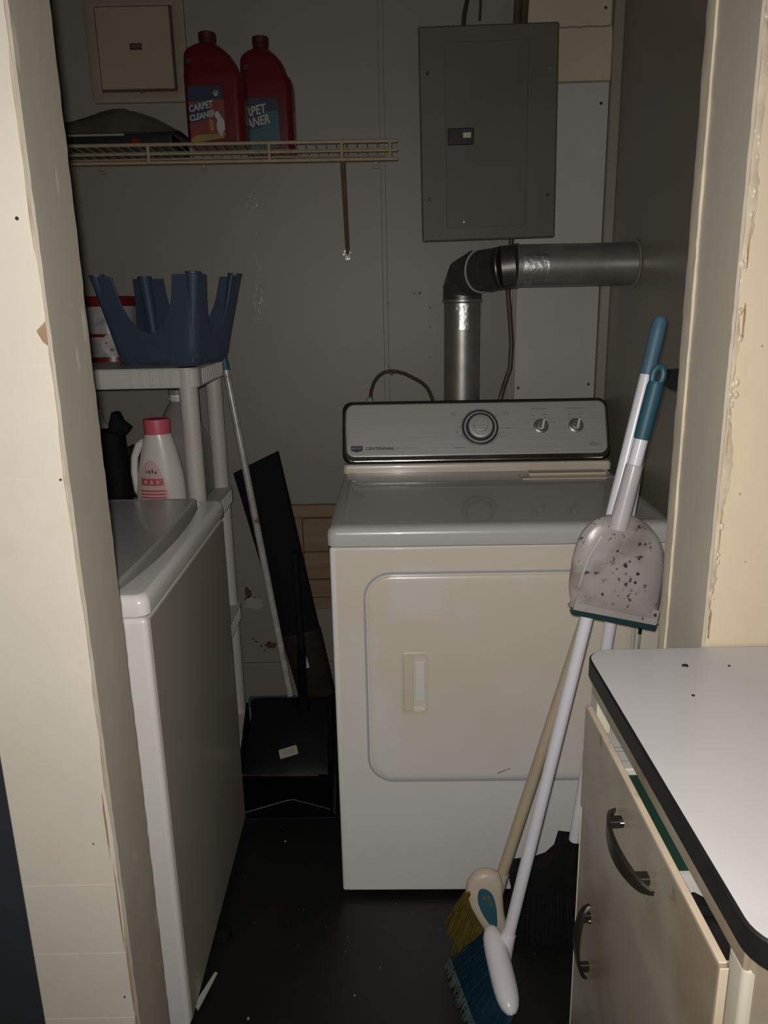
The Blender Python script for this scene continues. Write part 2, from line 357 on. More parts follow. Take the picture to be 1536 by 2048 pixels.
# back wall: vertical batten, boards, baseboard, blemishes
part(MB().box(0.010, 0.024, BY - 0.004, BY, 0.25, 2.4, 0.0015, 1), 'batten', 'closet_wall', wb, label='narrow painted batten over the panel joint')
struct('trim_5', MB().box(0.628, RX, BY - 0.022, BY, 0.0, 2.4, 0.002, 1), 'closet_side', 'dark corner strip between back wall and right wall', 'trim')
struct('baseboard_back', MB().box(LX, 0.628, BY - 0.014, BY, 0.0, 0.245, 0.003, 2), 'closet_wall', 'tall painted baseboard behind the shelf and mop', 'baseboard')
def board(poly, m, y0, y1, label):
    return part(MB().prism(poly, lambda a, b, t: (a, t, b), y0, y1), 'wall_board', m, wb, label=label, smooth=None)
b1 = board([(.381, .55), (.6265, .55), (.6265, 1.918), (.372, 1.914)], 'white_board', BY - .006, BY - .0005, 'white hardboard patch behind the duct')
top_edge = [(.622 - k * .02, 2.052 + random.uniform(-.0015, .0015) - k * .0003) for k in range(12)]
b2 = board([(.402, 1.922), (.631, 1.9225)] + [(.627, 2.050)] + [(x, z - .003) for x, z in top_edge], 'beige_board', BY - .0065, BY - .0005, 'beige board patch beside the breaker panel')
b3 = board([(x, z + .001) for x, z in top_edge][::-1] + [(.625, 2.30), (.402, 2.30)], 'beige_board', BY - .007, BY - .0005, 'beige board patch at the top right')
def wscrew(par, x, y, z, r, m, h=.002):
    mb = MB(); n = 10
    rings = [[Vector((x + rr_ * math.cos(6.283 * k / n), y - d, z + rr_ * math.sin(6.283 * k / n))) for k in range(n)] for rr_, d in ((r, 0), (r, h * .6), (r * .6, h))]
    return part(mb.loft(rings), 'screw', m, par)
for b_, x, z in ((b3, .607, 2.093), (b1, .607, 1.867), (b1, .403, 1.111), (b1, .609, 1.118)): wscrew(b_, x, BY - .006, z, .0042, 'screw_dark')
for cx, cz, rx, rz in ((-.437, .485, .012, .018), (-.430, .465, .022, .006)):
    part(MB().prism(blob2d(cx, cz, rx, rz, 16, .5), lambda p, q, t: (p, BY - t, q), .0001, .001), 'rust_patch', 'rust', wb, smooth=None)
for cx, cz, rx, rz in ((-.372, .302, .018, .014), (-.350, .322, .008, .018), (-.42, .315, .006, .003), (-.405, .30, .004, .004), (-.395, .283, .003, .004), (-.43, .325, .003, .003), (-.345, .29, .004, .007)):
    part(MB().prism(blob2d(cx, cz, rx, rz, 14, .5), lambda p, q, t: (p, BY - t, q), .0001, .001), 'rust_patch', 'rust', wb, smooth=None)
part(MB().prism(blob2d(-.42, .445, .03, .02, 18, .3), lambda p, q, t: (p, BY - t, q), .0001, .0014), 'paint_flake', 'paint_flake', wb, smooth=None)
for cx, cz, rx, rz in ((-.35, 1.64, .012, .003), (-.362, 1.625, .003, .008), (-.338, 1.63, .004, .010), (-.35, 1.61, .006, .002), (-.35, 1.41, .003, .016), (-.358, 1.36, .004, .018), (-.345, 1.345, .005, .014), (-.352, 1.325, .008, .003), (-.337, 1.375, .003, .010), (-.345, 1.48, .002, .015), (-.355, 1.50, .002, .012)):
    part(MB().prism(blob2d(cx, cz, rx, rz, 12, .45), lambda p, q, t: (p, BY - t, q), .0001, .0022), 'paint_flake', 'paint_flake', wb, smooth=60)
for cx, cz, r in ((.115, 1.385, .004), (.10, 1.385, .003), (.145, 1.345, .003), (.145, 1.29, .003), (.145, 1.205, .002), (.022, 1.40, .002), (.026, 1.36, .002), (.028, 1.16, .004), (.25, 1.2, .002)):
    part(MB().prism(blob2d(cx, cz, r, r, 9, .3), lambda p, q, t: (p, BY - .0002 - t, q), 0, .0008), 'nail_hole', 'screw_dark', wb, smooth=None)
for (gx, gz, dx, dz) in ((-.366, 1.640, .006, -.012), (-.358, 1.652, .010, .003), (-.345, 1.650, .008, -.004), (-.338, 1.638, .004, -.014), (-.352, 1.632, .003, -.014), (-.344, 1.628, .002, -.010), (-.36, 1.618, .002, -.012), (-.343, 1.43, .003, -.014), (-.338, 1.405, .004, -.012),
        (-.356, 1.395, -.003, -.016), (-.358, 1.372, .002, -.018), (-.353, 1.350, .005, -.010), (-.346, 1.375, .004, -.012), (-.343, 1.352, -.001, -.012), (-.352, 1.328, .006, -.002), (-.338, 1.475, .001, -.02), (-.342, 1.56, .001, -.012), (-.335, 1.365, .003, .010)):
    part(MB().tube([(gx, BY, gz), (gx + dx * .4 + .001, BY - .001, gz + dz * .4), (gx + dx * .8 - .001, BY - .001, gz + dz * .8), (gx + dx, BY, gz + dz)], [.0006, .0022, .0018, .0006], 6), 'glue_drip', 'glue_drip', wb)
for z in (1.294, 1.156, .56, .44, .32): part(MB().box(-.53, -.394, FY0 - .0004, FY0 + .001, z, z + .0007), 'panel_joint', 'cream_wall', wfl, smooth=None)
part(MB().tube([(-.235, BY - .001, .945), (-.222, BY - .001, .93), (-.21, BY - .001, .92), (-.20, BY - .001, .90)], .0012, 5), 'paint_crack', 'raw_wood_edge', wb)

# ------------------------------------------------------------ clothes dryer (local frame: x right, y back, z up)
W = 0.716
dr = thing('clothes_dryer', 'white clothes dryer with silver control panel below the breaker box', 'dryer', (-0.116, 1.53, 0), local=True)
dr.rotation_euler = (0, 0, math.radians(-1.2))
body = part(MB().box(0, W, 0.0, 0.63, 0.015, 0.869, 0.006, 3), 'body', 'enamel', dr)
for x in (.05, W - .05):
    for y in (.05, .58): part(MB().lathe([(.02, 0), (.02, .018)], x, y, 12), 'foot', 'black_plastic', dr)
# yellowed upper front skin, framed by the white cabinet edge
fx = lambda a, b, t: (a, -t, b)
part(MB().loft([[Vector(fx(a, b, t)) for a, b in rr(.012 + i, W - .012 - i, .020 + i, .866 - i, .006, 3)] for t, i in ((0.0, 0), (.0012, .0), (.0018, .0012))]), 'front_panel', 'enamel_front', dr, label='yellowed front skin')
def rr_ring(m, name, par, o, i_, y0, y1, n=8, lab=None):
    A = rr(*o, n); B = rr(*i_, n)
    rings = [[Vector(fx(a, b, y0)) for a, b in A], [Vector(fx(a, b, y1)) for a, b in A], [Vector(fx(a, b, y1)) for a, b in B], [Vector(fx(a, b, y0)) for a, b in B]]
    return part(MB().loft(rings, False, False), name, m, par, label=lab)
rr_ring('enamel_groove', 'door_groove', dr, (.068, W - .068, .312, .815, .060), (.0735, W - .0735, .3175, .8095, .0545), .0016, .0026, lab='grey seam around the dryer door')
A = lambda i: rr(.073 + i, W - .073 - i, .317 + i, .810 - i, .055 - i * .5, 8)
hc = (.147, .202, .491, .629)
HL = lambda i: rr(hc[0] + i, hc[1] - i, hc[2] + i, hc[3] - i, .008, 8)
door = part(MB().loft([[Vector(fx(a, b, .002)) for a, b in A(.004)], [Vector(fx(a, b, .006)) for a, b in A(.004)], [Vector(fx(a, b, .009)) for a, b in A(.008)],
                       [Vector(fx(a, b, .0095)) for a, b in A(.02)], [Vector(fx(a, b, .0095)) for a, b in HL(0)], [Vector(fx(a, b, .0022)) for a, b in HL(.002)]], False, True), 'door', 'enamel_front', dr)
rr_ring('enamel_yellowed', 'handle_frame', door, (hc[0] - .003, hc[1] + .003, hc[2] - .003, hc[3] + .003, .010), (hc[0] + .003, hc[1] - .003, hc[2] + .003, hc[3] - .003, .007), .0095, .0120)
part(MB().box(hc[0] + .004, hc[0] + .026, -.0075, -.002, hc[2] + .004, hc[3] - .004, .002, 2), 'handle_grip', 'enamel_yellowed', door, label='recessed grip of the dryer door')
part(MB().box(hc[0] + .030, hc[1] - .005, -.0045, -.002, hc[2] + .024, hc[3] - .020, .001, 1), 'handle_recess', 'enamel', door)
part(MB().prism([(.36, .336), (.388, .349), (.387, .350), (.358, .338)], fx, .0096, .0099), 'scratch', 'print_grey', door, smooth=None)
# lid
def lidloop(i, z): return [Vector((a, b, z)) for a, b in rr(-.004 + i, W + .004 - i, -.010 + i, .632 - i, .020, 5)]
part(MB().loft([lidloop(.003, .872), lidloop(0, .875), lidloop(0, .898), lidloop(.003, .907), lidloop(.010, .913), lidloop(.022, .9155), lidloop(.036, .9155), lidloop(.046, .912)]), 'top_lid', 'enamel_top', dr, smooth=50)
# lint filter cover
part(MB().box(.466, .705, .415, .495, .9122, .9165, .002, 2), 'lint_filter_cover', 'enamel_yellowed', dr)
part(MB().box(.488, .690, .448, .488, .9160, .923, .003, 2), 'lint_filter_handle', 'enamel_yellowed', dr)
# console
part(MB().loft([[Vector((a, b, z)) for a, b in rr(-.004 + i, W + .008 - i, .525 + i, .628, .012, 4)] for z, i in ((.9125, 0), (.930, 0), (.936, .004))]), 'console_base', 'enamel_yellowed', dr)
cv = Vector((0, .075, .155)); cvl = cv.length; ev = cv.normalized(); en = Vector((0, -ev.z, ev.y)); CO = Vector((0, .548, .934))
def con(a, b, t): return CO + Vector((a, 0, 0)) + ev * b + en * t
def conloft(x0, x1, v0, v1, r, prof, n=6): return MB().loft([[con(a, b, t) for a, b in rr(x0 + i, x1 - i, v0 + i, v1 - i, r, n)] for t, i in prof])
part(MB().loft([[con(a, b, -.0) for a, b in rr(.0, W + .004, .0, cvl, .022, 6)], [con(a, b, -.012) for a, b in rr(.0, W + .004, 0, cvl, .022, 6)],
                [Vector((a, .628, .934 + b * .9)) for a, b in rr(.004, W, 0.0, cvl, .022, 6)]]), 'console_back', 'enamel_yellowed', dr)
part(conloft(-.006, W + .008, .0, cvl + .004, .026, ((0, 0), (.008, 0), (.012, .003))), 'console_rim', 'black_plastic', dr, label='black rim of the control console')
part(conloft(.000, W + .004, .003, cvl - .004, .024, ((.011, 0), (.0135, .0), (.015, .003))), 'chrome_edge', 'chrome', dr, label='chrome strip along the console edge')
cp = part(conloft(.006, W - .001, .017, cvl - .008, .020, ((.012, 0), (.0165, 0), (.018, .002))), 'control_panel', 'brushed', dr, label='brushed silver control panel face')
T0 = .0181
def disc(par, name, m, cx, cvv, prof, n=32, lab=None):
    return part(MB().loft([[con(cx + r * math.cos(6.28318 * k / n), cvv + r * math.sin(6.28318 * k / n), t) for k in range(n)] for r, t in prof]), name, m, par, label=lab, smooth=40)
dx_, dv_ = .372, .093
dial = disc(dr, 'timer_dial', 'charcoal', dx_, dv_, ((.050, T0), (.050, T0 + .003), (.047, T0 + .005)), lab='large black timer dial')
disc(dial, 'dial_ring', 'brushed', dx_, dv_, ((.044, T0 + .004), (.044, T0 + .0062)))
disc(dial, 'dial_skirt', 'charcoal', dx_, dv_, ((.040, T0 + .006), (.039, T0 + .012)))
disc(dial, 'dial_cap', 'brushed', dx_, dv_, ((.034, T0 + .011), (.032, T0 + .018), (.024, T0 + .020)))
disc(dial, 'dial_cap', 'brushed', dx_, dv_ + .002, ((.020, T0 + .019), (.019, T0 + .030), (.017, T0 + .031)))
for kx in (.538, .633):
    kb = disc(dr, 'small_knob', 'galv', kx, .094, ((.0205, T0), (.020, T0 + .004), (.015, T0 + .006), (.014, T0 + .017), (.012, T0 + .018)), 24, 'small dark control knob')
    part(MB().prism([(kx - .003, .082), (kx + .002, .081), (kx + .009, .107), (kx + .004, .108)], con, T0 + .017, T0 + .021), 'pointer', 'head_white', kb)
pr_ = MB()
for a0, a1 in ((35, 140), (150, 178), (-60, -20), (195, 250)):
    seg = 10
    vs = []; fs = []
    for k in range(seg + 1):
        a = math.radians(a0 + (a1 - a0) * k / seg)
        for r in (.0525, .0535): vs.append(con(dx_ + r * math.cos(a), dv_ + r * math.sin(a), T0 + .0003))
    for k in range(seg): fs.append((2 * k, 2 * k + 1, 2 * k + 3, 2 * k + 2))
    part(MB().add(vs, fs), 'printed_arc', 'print_dark', cp, smooth=None, recalc=False)
def dash(x, v, l, h=.0016): pr_.prism([(x, v), (x + l, v), (x + l, v + h), (x, v + h)], con, T0, T0 + .0003)
for a in (35, 178, 205, -20):
    ca, sa = math.cos(math.radians(a)), math.sin(math.radians(a)); pr_.prism([(dx_ + ca * r - sa * s_, dv_ + sa * r + ca * s_) for r, s_ in ((.052, -.001), (.060, -.001), (.060, .001), (.052, .001))], con, T0, T0 + .0003)
for x, v, l in ((.292, .135, .020), (.295, .129, .012), (.432, .135, .022), (.437, .129, .012), (.425, .090, .03), (.425, .078, .016), (.425, .066, .02), (.305, .082, .008), (.305, .078, .006), (.297, .036, .032),
               (.515, .143, .040), (.512, .124, .008), (.545, .126, .014), (.495, .104, .014), (.56, .104, .016), (.612, .143, .042), (.612, .126, .010), (.640, .126, .010), (.672, .046, .012), (.664, .038, .034), (.668, .042, .024)): dash(x, v, l)
for kx in (.538, .633):
    for a in (60, 130):
        ca, sa = math.cos(math.radians(a)), math.sin(math.radians(a)); pr_.prism([(kx + ca * r - sa * s_, .094 + sa * r + ca * s_) for r, s_ in ((.023, -.0008), (.030, -.0008), (.030, .0008), (.023, .0008))], con, T0, T0 + .0003)
part(pr_, 'printed_marks', 'print_grey', cp, smooth=None, recalc=False)['kind'] = 'stuff'
part(MB().text('CENTENNIAL', .0112, lambda x, y, t: con(.058 + x * 1.15, .0345 + y, t + T0), bold=.0003), 'printed_name', 'print_dark', cp, smooth=None, recalc=False)
part(MB().text('COMMERCIAL TECHNOLOGY', .0055, lambda x, y, t: con(.128 + x, .0365 + y, t + T0)), 'printed_line', 'print_grey', cp, smooth=None, recalc=False)
part(MB().prism([(.058, .0285), (.165, .0285), (.165, .0291), (.058, .0291)], con, T0, T0 + .0002), 'printed_rule', 'print_grey', cp, smooth=None)
bd = part(MB().prism([(.018, .046), (.050, .046), (.050, .033), (.034, .028), (.018, .033)], con, T0, T0 + .0012), 'badge', 'badge_blue', cp, label='dark shield badge')
part(MB().text('MAYTAG', .0062, lambda x, y, t: con(.0205 + x, .0375 + y, t + T0 + .0011), bold=.0001), 'badge_lettering', 'brushed', bd, smooth=None, recalc=False)

# ------------------------------------------------------------ washing machine (opens to the right)
wm = thing('washing_machine', 'white top-load washing machine partly hidden by the left jamb', 'washing machine', (-0.71, 1.48, 0))
wx0, wx1, wy0, wy1 = -1.045, -0.392, 1.172, 1.800
wbody = part(MB().box(wx0, wx1, wy0, wy1, .02, .868, .010, 3), 'body', 'enamel', wm)
part(MB().box(wx1 - .002, wx1 + .0015, wy0 + .012, wy1 - .008, .03, .862, .0012, 1), 'front_panel', 'washer_panel_shaded', wm, label='front panel facing the aisle, grazing shade in its colour')  # thin overlay darker than the body, carries painted grazing shade
for x in (wx0 + .05, wx1 - .05):
    for y in (wy0 + .05, wy1 - .05): part(MB().lathe([(.02, 0), (.02, .025)], x, y, 12), 'foot', 'black_plastic', wm)
def wl(i, z, bow=0.0, x1=None, r=.018, i0=0, i1=0):
    ya, yb = wy0 - .008 + i + i0, wy1 + .004 - i - i1
    pts = rr(wx0 + i, (x1 if x1 is not None else wx1 + .006) - i, ya, yb, r, 5, 12)
    yc, hh = (ya + yb) / 2, (yb - ya) / 2
    return [Vector((a + (bow * max(0, 1 - ((b - yc) / hh) ** 2) if a > -.6 else 0), b, z)) for a, b in pts]
hx1, rx1 = -.440, -.444
deck = [wl(.003, .872), wl(0, .876), wl(0, .893), wl(.002, .902), wl(.007, .908), wl(.011, .910),
        wl(.0, .910, .024, hx1, .010, .030, .014), wl(.0, .884, .022, hx1 - .001, .010, .031, .015), wl(0, .883, .02, hx1 - .03, .010, .05, .03)]
part(MB().loft(deck), 'top_deck', 'enamel', wm, smooth=40)
lidl = [wl(0, .884, .005, rx1, .010, .034, .018), wl(0, .914, .005, rx1, .010, .033, .017), wl(0, .919, .005, rx1 - .003, .009, .036, .020), wl(0, .920, .005, rx1 - .006, .008, .039, .023), wl(0, .9185, .005, rx1 - .009, .008, .042, .026)]
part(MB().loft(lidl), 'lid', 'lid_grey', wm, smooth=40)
part(MB().box(wx0, wx0 + .10, wy0 + .01, wy1 - .01, .912, 1.05, .012, 3), 'console', 'enamel', wm)

# ------------------------------------------------------------ exhaust duct
du = thing('dryer_vent_duct', 'galvanized metal dryer duct with two elbows entering the right wall', 'duct', (.229, 2.215, 0.90))
part(MB().tube([(.229, 2.212, .90), (.229, 2.212, 1.372)], .0505, 32), 'vertical_pipe', 'galv', du)
def gore(pts, name):
    mb = MB()
    for i in range(len(pts) - 1):
        mb.tube([pts[i], pts[i + 1]], .0535, 28)
    e = part(mb, name, 'galv_dark', du, smooth=40)
    for i in range(1, len(pts) - 1):
        d = (Vector(pts[i + 1]) - Vector(pts[i - 1])).normalized()
        part(MB().tube([Vector(pts[i]) - d * .003, Vector(pts[i]), Vector(pts[i]) + d * .003], [.0535, .0546, .0535], 28), 'seam_ring', 'galv_dark', e)
gore([(.229, 2.212, 1.360), (.229, 2.212, 1.392), (.238, 2.188, 1.424), (.262, 2.143, 1.437), (.272, 2.128, 1.437)], 'elbow')
gore([(.268, 2.134, 1.437), (.292, 2.100, 1.437), (.318, 2.073, 1.441), (.352, 2.066, 1.4445)], 'elbow')
def ring(p, d, r0, r1, h, name, m):
    p = Vector(p); d = Vector(d).normalized()
    return part(MB().tube([p - d * h, p - d * h * .5, p + d * h * .5, p + d * h], [r0, r1, r1, r0], 30), name, m, du)
ring((.270, 2.131, 1.437), (.55, -.83, .0), .053, .0565, .0025, 'crimp_band', 'white_board')
ring((.229, 2.212, 1.362), (0, 0, 1), .0505, .0555, .006, 'crimp_band', 'galv')
ring((.352, 2.066, 1.4445), (1, 0, 0), .0505, .0555, .005, 'crimp_band', 'galv')
part(MB().tube([(.348, 2.066, 1.4445), (RX + .03, 2.066, 1.4445)], .0525, 32), 'horizontal_pipe', 'galv', du)
ring((RX - .003, 2.066, 1.4445), (1, 0, 0), .054, .060, .003, 'wall_collar', 'closet_side')
def tape(a0, a1, l0, l1, base, axis, r, n=10):
    rings = []
    for t in (l0, (l0 + l1) / 2, l1):
        row = []
        for k in range(n + 1):
            a = math.radians(a0 + (a1 - a0) * k / n)
            q = r + random.uniform(0, .0006)
            if axis == 'x': row.append(Vector((base[0] + t, base[1] + q * math.cos(a), base[2] + q * math.sin(a))))
            else: row.append(Vector((base[0] + q * math.cos(a), base[1] + q * math.sin(a), base[2] + t)))
        rings.append(row)
    return part(MB().loft(rings, False, False, closed=False), 'foil_tape', 'foil', du, smooth=60, recalc=False)
tape(150, 215, .010, .075, (.352, 2.066, 1.4445), 'x', .0530)
tape(225, 250, .012, .035, (.352, 2.066, 1.4445), 'x', .0530)
tape(235, 285, -.022, -.006, (.229, 2.212, 1.36), 'z', .0512)
tape(255, 285, -.075, -.020, (.229, 2.212, 1.36), 'z', .0512)

# ------------------------------------------------------------ breaker panel
bp = thing('breaker_panel', 'grey-brown steel breaker panel on the wall above the dryer', 'breaker panel', (.293, BY, 1.776), local=True)
bp.rotation_euler = (0, math.radians(-.8), 0)
pw, ph = .178, .257
part(MB().box(-pw + .006, pw - .006, -.090, -.0005, -ph + .006, ph - .006, .003, 1), 'box', 'panel_grey', bp)
cov = part(MB().loft([[Vector((a, -t, b)) for a, b in rr(-pw + i, pw - i, -ph + i, ph - i, .004, 3)] for t, i in ((.088, 0), (.097, .0), (.1005, .004))]), 'cover', 'panel_grey', bp)
pd = part(MB().loft([[Vector((a, -t, b)) for a, b in rr(-.112 + i, .100 - i, -.224 + i, .218 - i, .005, 3)] for t, i in ((.100, 0), (.103, .0), (.1042, .0015))]), 'door', 'panel_door', bp)
part(MB().box(-.107, -.039, -.1065, -.1035, -.022, .019, .0015, 1), 'latch_plate', 'black_plastic', pd)
part(MB().box(-.068, -.046, -.1085, -.106, -.006, .008, .001, 1), 'latch_tab', 'silver_tag', pd)
part(MB().box(-.070, -.044, -.1075, -.106, .009, .014, .0005, 1), 'latch_tab', 'screw_dark', pd)
def pscrew(x, z, m='screw_dark'):
    n = 10; part(MB().loft([[Vector((x + r * math.cos(6.283 * k / n), -.1002 - d, z + r * math.sin(6.283 * k / n))) for k in range(n)] for r, d in ((.0045, 0), (.004, .0025))]), 'screw', m, bp)
for x, z, m in ((-.157, .150, 'screw_dark'), (.155, .150, 'screw_steel'), (-.157, -.151, 'screw_dark'), (.157, -.150, 'screw_dark')): pscrew(x, z, m)
part(MB().box(-.069, -.064, -.1050, -.1038, -.213, -.208, .0005, 1), 'screw', 'screw_steel', pd)

# ------------------------------------------------------------ cables and hoses
def one(mb, name, m, label, cat, group=None, kind=None, smooth=35):
    lo = Vector((min(v.x for v in mb.v) + max(v.x for v in mb.v), min(v.y for v in mb.v) + max(v.y for v in mb.v), 2 * min(v.z for v in mb.v))) / 2
    o = part(mb, name, m, None, origin=lo, smooth=smooth); return tag(o, label, cat, group, kind)
one(MB().tube([(.231, 2.245, 2.028), (.233, 2.250, 2.07), (.240, 2.262, 2.10), (.250, 2.276, 2.14), (.262, 2.28, 2.25), (.262, 2.28, 2.398)], .0058, 8), 'power_cable', 'cable_dark', 'dark cable curving out of the breaker panel top', 'cable')
one(MB().tube([(.277, 2.275, 2.068), (.279, 2.278, 2.10), (.280, 2.28, 2.20), (.280, 2.28, 2.398)], [.0035, .0035, .0025, .0025], 8), 'loose_cable', 'cable_dark', 'thin dark cable end hanging above the breaker panel', 'cable')
one(MB().tube([(.368, 2.245, 2.028), (.370, 2.25, 2.07), (.374, 2.265, 2.12), (.374, 2.27, 2.398)], .0095, 10), 'service_cable', 'cable_brown', 'thick brown cable entering the breaker panel, left of the pair', 'cable', 'brown service cables')
one(MB().tube([(.388, 2.245, 2.028), (.389, 2.25, 2.07), (.394, 2.265, 2.12), (.394, 2.27, 2.398)], .0095, 10), 'service_cable', 'cable_brown', 'thick brown cable entering the breaker panel, right of the pair', 'cable', 'brown service cables')
one(MB().tube([(.372, 2.270, 1.530), (.369, 2.272, 1.45), (.366, 2.272, 1.38), (.373, 2.272, 1.31), (.379, 2.272, 1.24), (.376, 2.27, 1.17), (.358, 2.265, 1.12), (.345, 2.25, 1.08), (.343, 2.24, .95)], .0072, 10), 'dryer_power_cord', 'brown_hose', 'brown cord running down behind the duct', 'cord')
one(MB().box(.379, .391, BY - .012, BY - .0062, 1.08, 1.515, .002, 1), 'cable_channel', 'closet_side', 'narrow painted wooden strip beside the brown cord', 'strip')
gh = thing('water_hose', 'thin brown hose arching up behind the dryer console', 'hose', (-.034, 2.225, 1.05))
gpts = []
for t in range(17):
    a = t / 16
    P = [(-.034, 1.05), (-.034, 1.085), (-.030, 1.115), (-.018, 1.149), (.003, 1.167), (.033, 1.173), (.065, 1.165), (.092, 1.151), (.115, 1.139), (.132, 1.122), (.145, 1.098), (.153, 1.06)]
    f_ = a * (len(P) - 1); i = min(int(f_), len(P) - 2); u = f_ - i
    gpts.append((P[i][0] * (1 - u) + P[i + 1][0] * u, 2.235, P[i][1] * (1 - u) + P[i + 1][1] * u))
part(MB().tube(gpts, .0052, 8), 'tubing', 'brown_hose', gh)
part(MB().tube([(-.034, 2.235, 1.070), (-.034, 2.235, 1.098)], .0085, 10), 'fitting', 'foil', gh, label='shiny metal fitting')
part(MB().box(-.046, -.022, 2.229, 2.241, 1.082, 1.090, .001, 1), 'clamp', 'chrome', gh)
part(MB().tube([(.020, 2.236, 1.190), (.024, 2.238, 1.178), (.032, 2.24, 1.168), (.034, 2.27, 1.160), (.03, 2.29, 1.155)], .002, 6), 'wire_tie', 'closet_side', gh)

# ------------------------------------------------------------ wall hatch
ha = thing('access_hatch', 'cream access hatch with a small brass pull at upper left', 'access panel', (-.62, BY, 1.895), local=True)
HX0, HX1, HZ0, HZ1 = -.135, .125, -.004, .262
A_ = lambda i: rr(HX0 + i, HX1 - i, HZ0 + i, HZ1 - i, .008, 4)
B_ = lambda i: rr(-.108 + i, .094 - i, .022 + i, .224 - i, .003, 4)
hy = lambda L, t: [Vector((a, -t, b)) for a, b in L]
part(MB().loft([hy(A_(0), .0005), hy(A_(0), .012), hy(A_(.004), .015), hy(B_(-.004), .015), hy(B_(0), .012), hy(B_(0), .001)], False, False), 'frame', 'hatch_frame', ha)
part(MB().loft([hy(B_(0), .0006), hy(B_(0), .002)]), 'gap_backing', 'gap_dark', ha)
hd = part(MB().loft([hy(rr(-.106, .087, .028, .222, .003, 3), .002), hy(rr(-.106, .087, .028, .222, .003, 3), .014), hy(rr(-.104, .085, .030, .220, .003, 3), .016)]), 'hatch_door', 'hatch_cream', ha)
part(MB().box(-.022, .010, -.0175, -.0155, .120, .136, .001, 1), 'pull', 'gap_dark', hd)
part(MB().box(-.018, .008, -.0195, -.0172, .124, .133, .001, 1), 'pull_bar', 'brass', hd)
part(MB().box(-.003, .001, -.0165, -.015, .0165, .020, .0005, 1), 'nail', 'screw_dark', ha)

# ------------------------------------------------------------ wire shelf
ws = thing('wire_shelf', 'cream coated wire shelf on the back wall holding red bottles', 'shelf', (-.5, BY, 1.70))
SX0, SX1, SY = -1.10, .051, 2.030
ZT, ZM, ZB = 1.739, 1.718, 1.699
for z, r, nm in ((ZT, .0042, 'front_rail'), (ZM, .0028, 'front_rail'), (ZB, .0042, 'front_rail')):
    part(MB().tube([(SX0, SY, z + .003), (SX1, SY, z - .001)], r, 8), nm, 'wire_cream', ws)
for y in (2.105, 2.19, 2.281): part(MB().tube([(SX0, y, ZT - .003), (SX1 - .03, y, ZT - .005)], .0028, 6), 'deck_rail', 'wire_cream', ws)
for x in (-.85, -.553, -.26, -.084, .033): part(MB().tube([(x, SY - .001, ZT), (x, SY - .001, ZB)], .0042, 8), 'rail_post', 'wire_cream', ws)
k = 0; x = SX0 + .01
wire_me = None
while x < SX1 - .025:
    if wire_me is None:
        o = part(MB().tube([(x, SY, ZT + .001), (x, BY - .005, ZT)], .0016, 5), 'deck_wire', 'wire_cream', ws); wire_me = o; x_first = x
    else:
        o = wire_me.copy(); COL.objects.link(o); o.location.x = x - x_first; OFF[o] = OFF[ws]
    x += .0254
for x in (-.75, -.473, -.002):
    c_ = part(MB().box(x - .007, x + .007, BY - .012, BY - .0005, 1.716, 1.738, .002, 1), 'wall_clip', 'wire_cream', ws)
    part(MB().box(x - .002, x + .002, BY - .013, BY - .0115, 1.721, 1.725), 'clip_screw', 'screw_dark', c_)
br = part(MB().tube([(-.083, SY + .002, ZB - .002), (-.0835, SY + .02, ZB - .014), (-.087, BY - .008, 1.512), (-.087, BY - .006, 1.495)], [.0052, .0062, .0062, .005], 8), 'diagonal_brace', 'wire_brown', ws, label='brown diagonal support brace')
part(MB().prism(blob2d(-.088, 1.493, .011, .017, 14, .3), lambda p, q, t: (p, BY - t, q), .0005, .004), 'anchor_plate', 'paint_flake', br, smooth=60)
part(MB().box(-.0895, -.0855, BY - .010, BY - .004, 1.491, 1.496, .001, 1), 'anchor_screw', 'screw_dark', br)

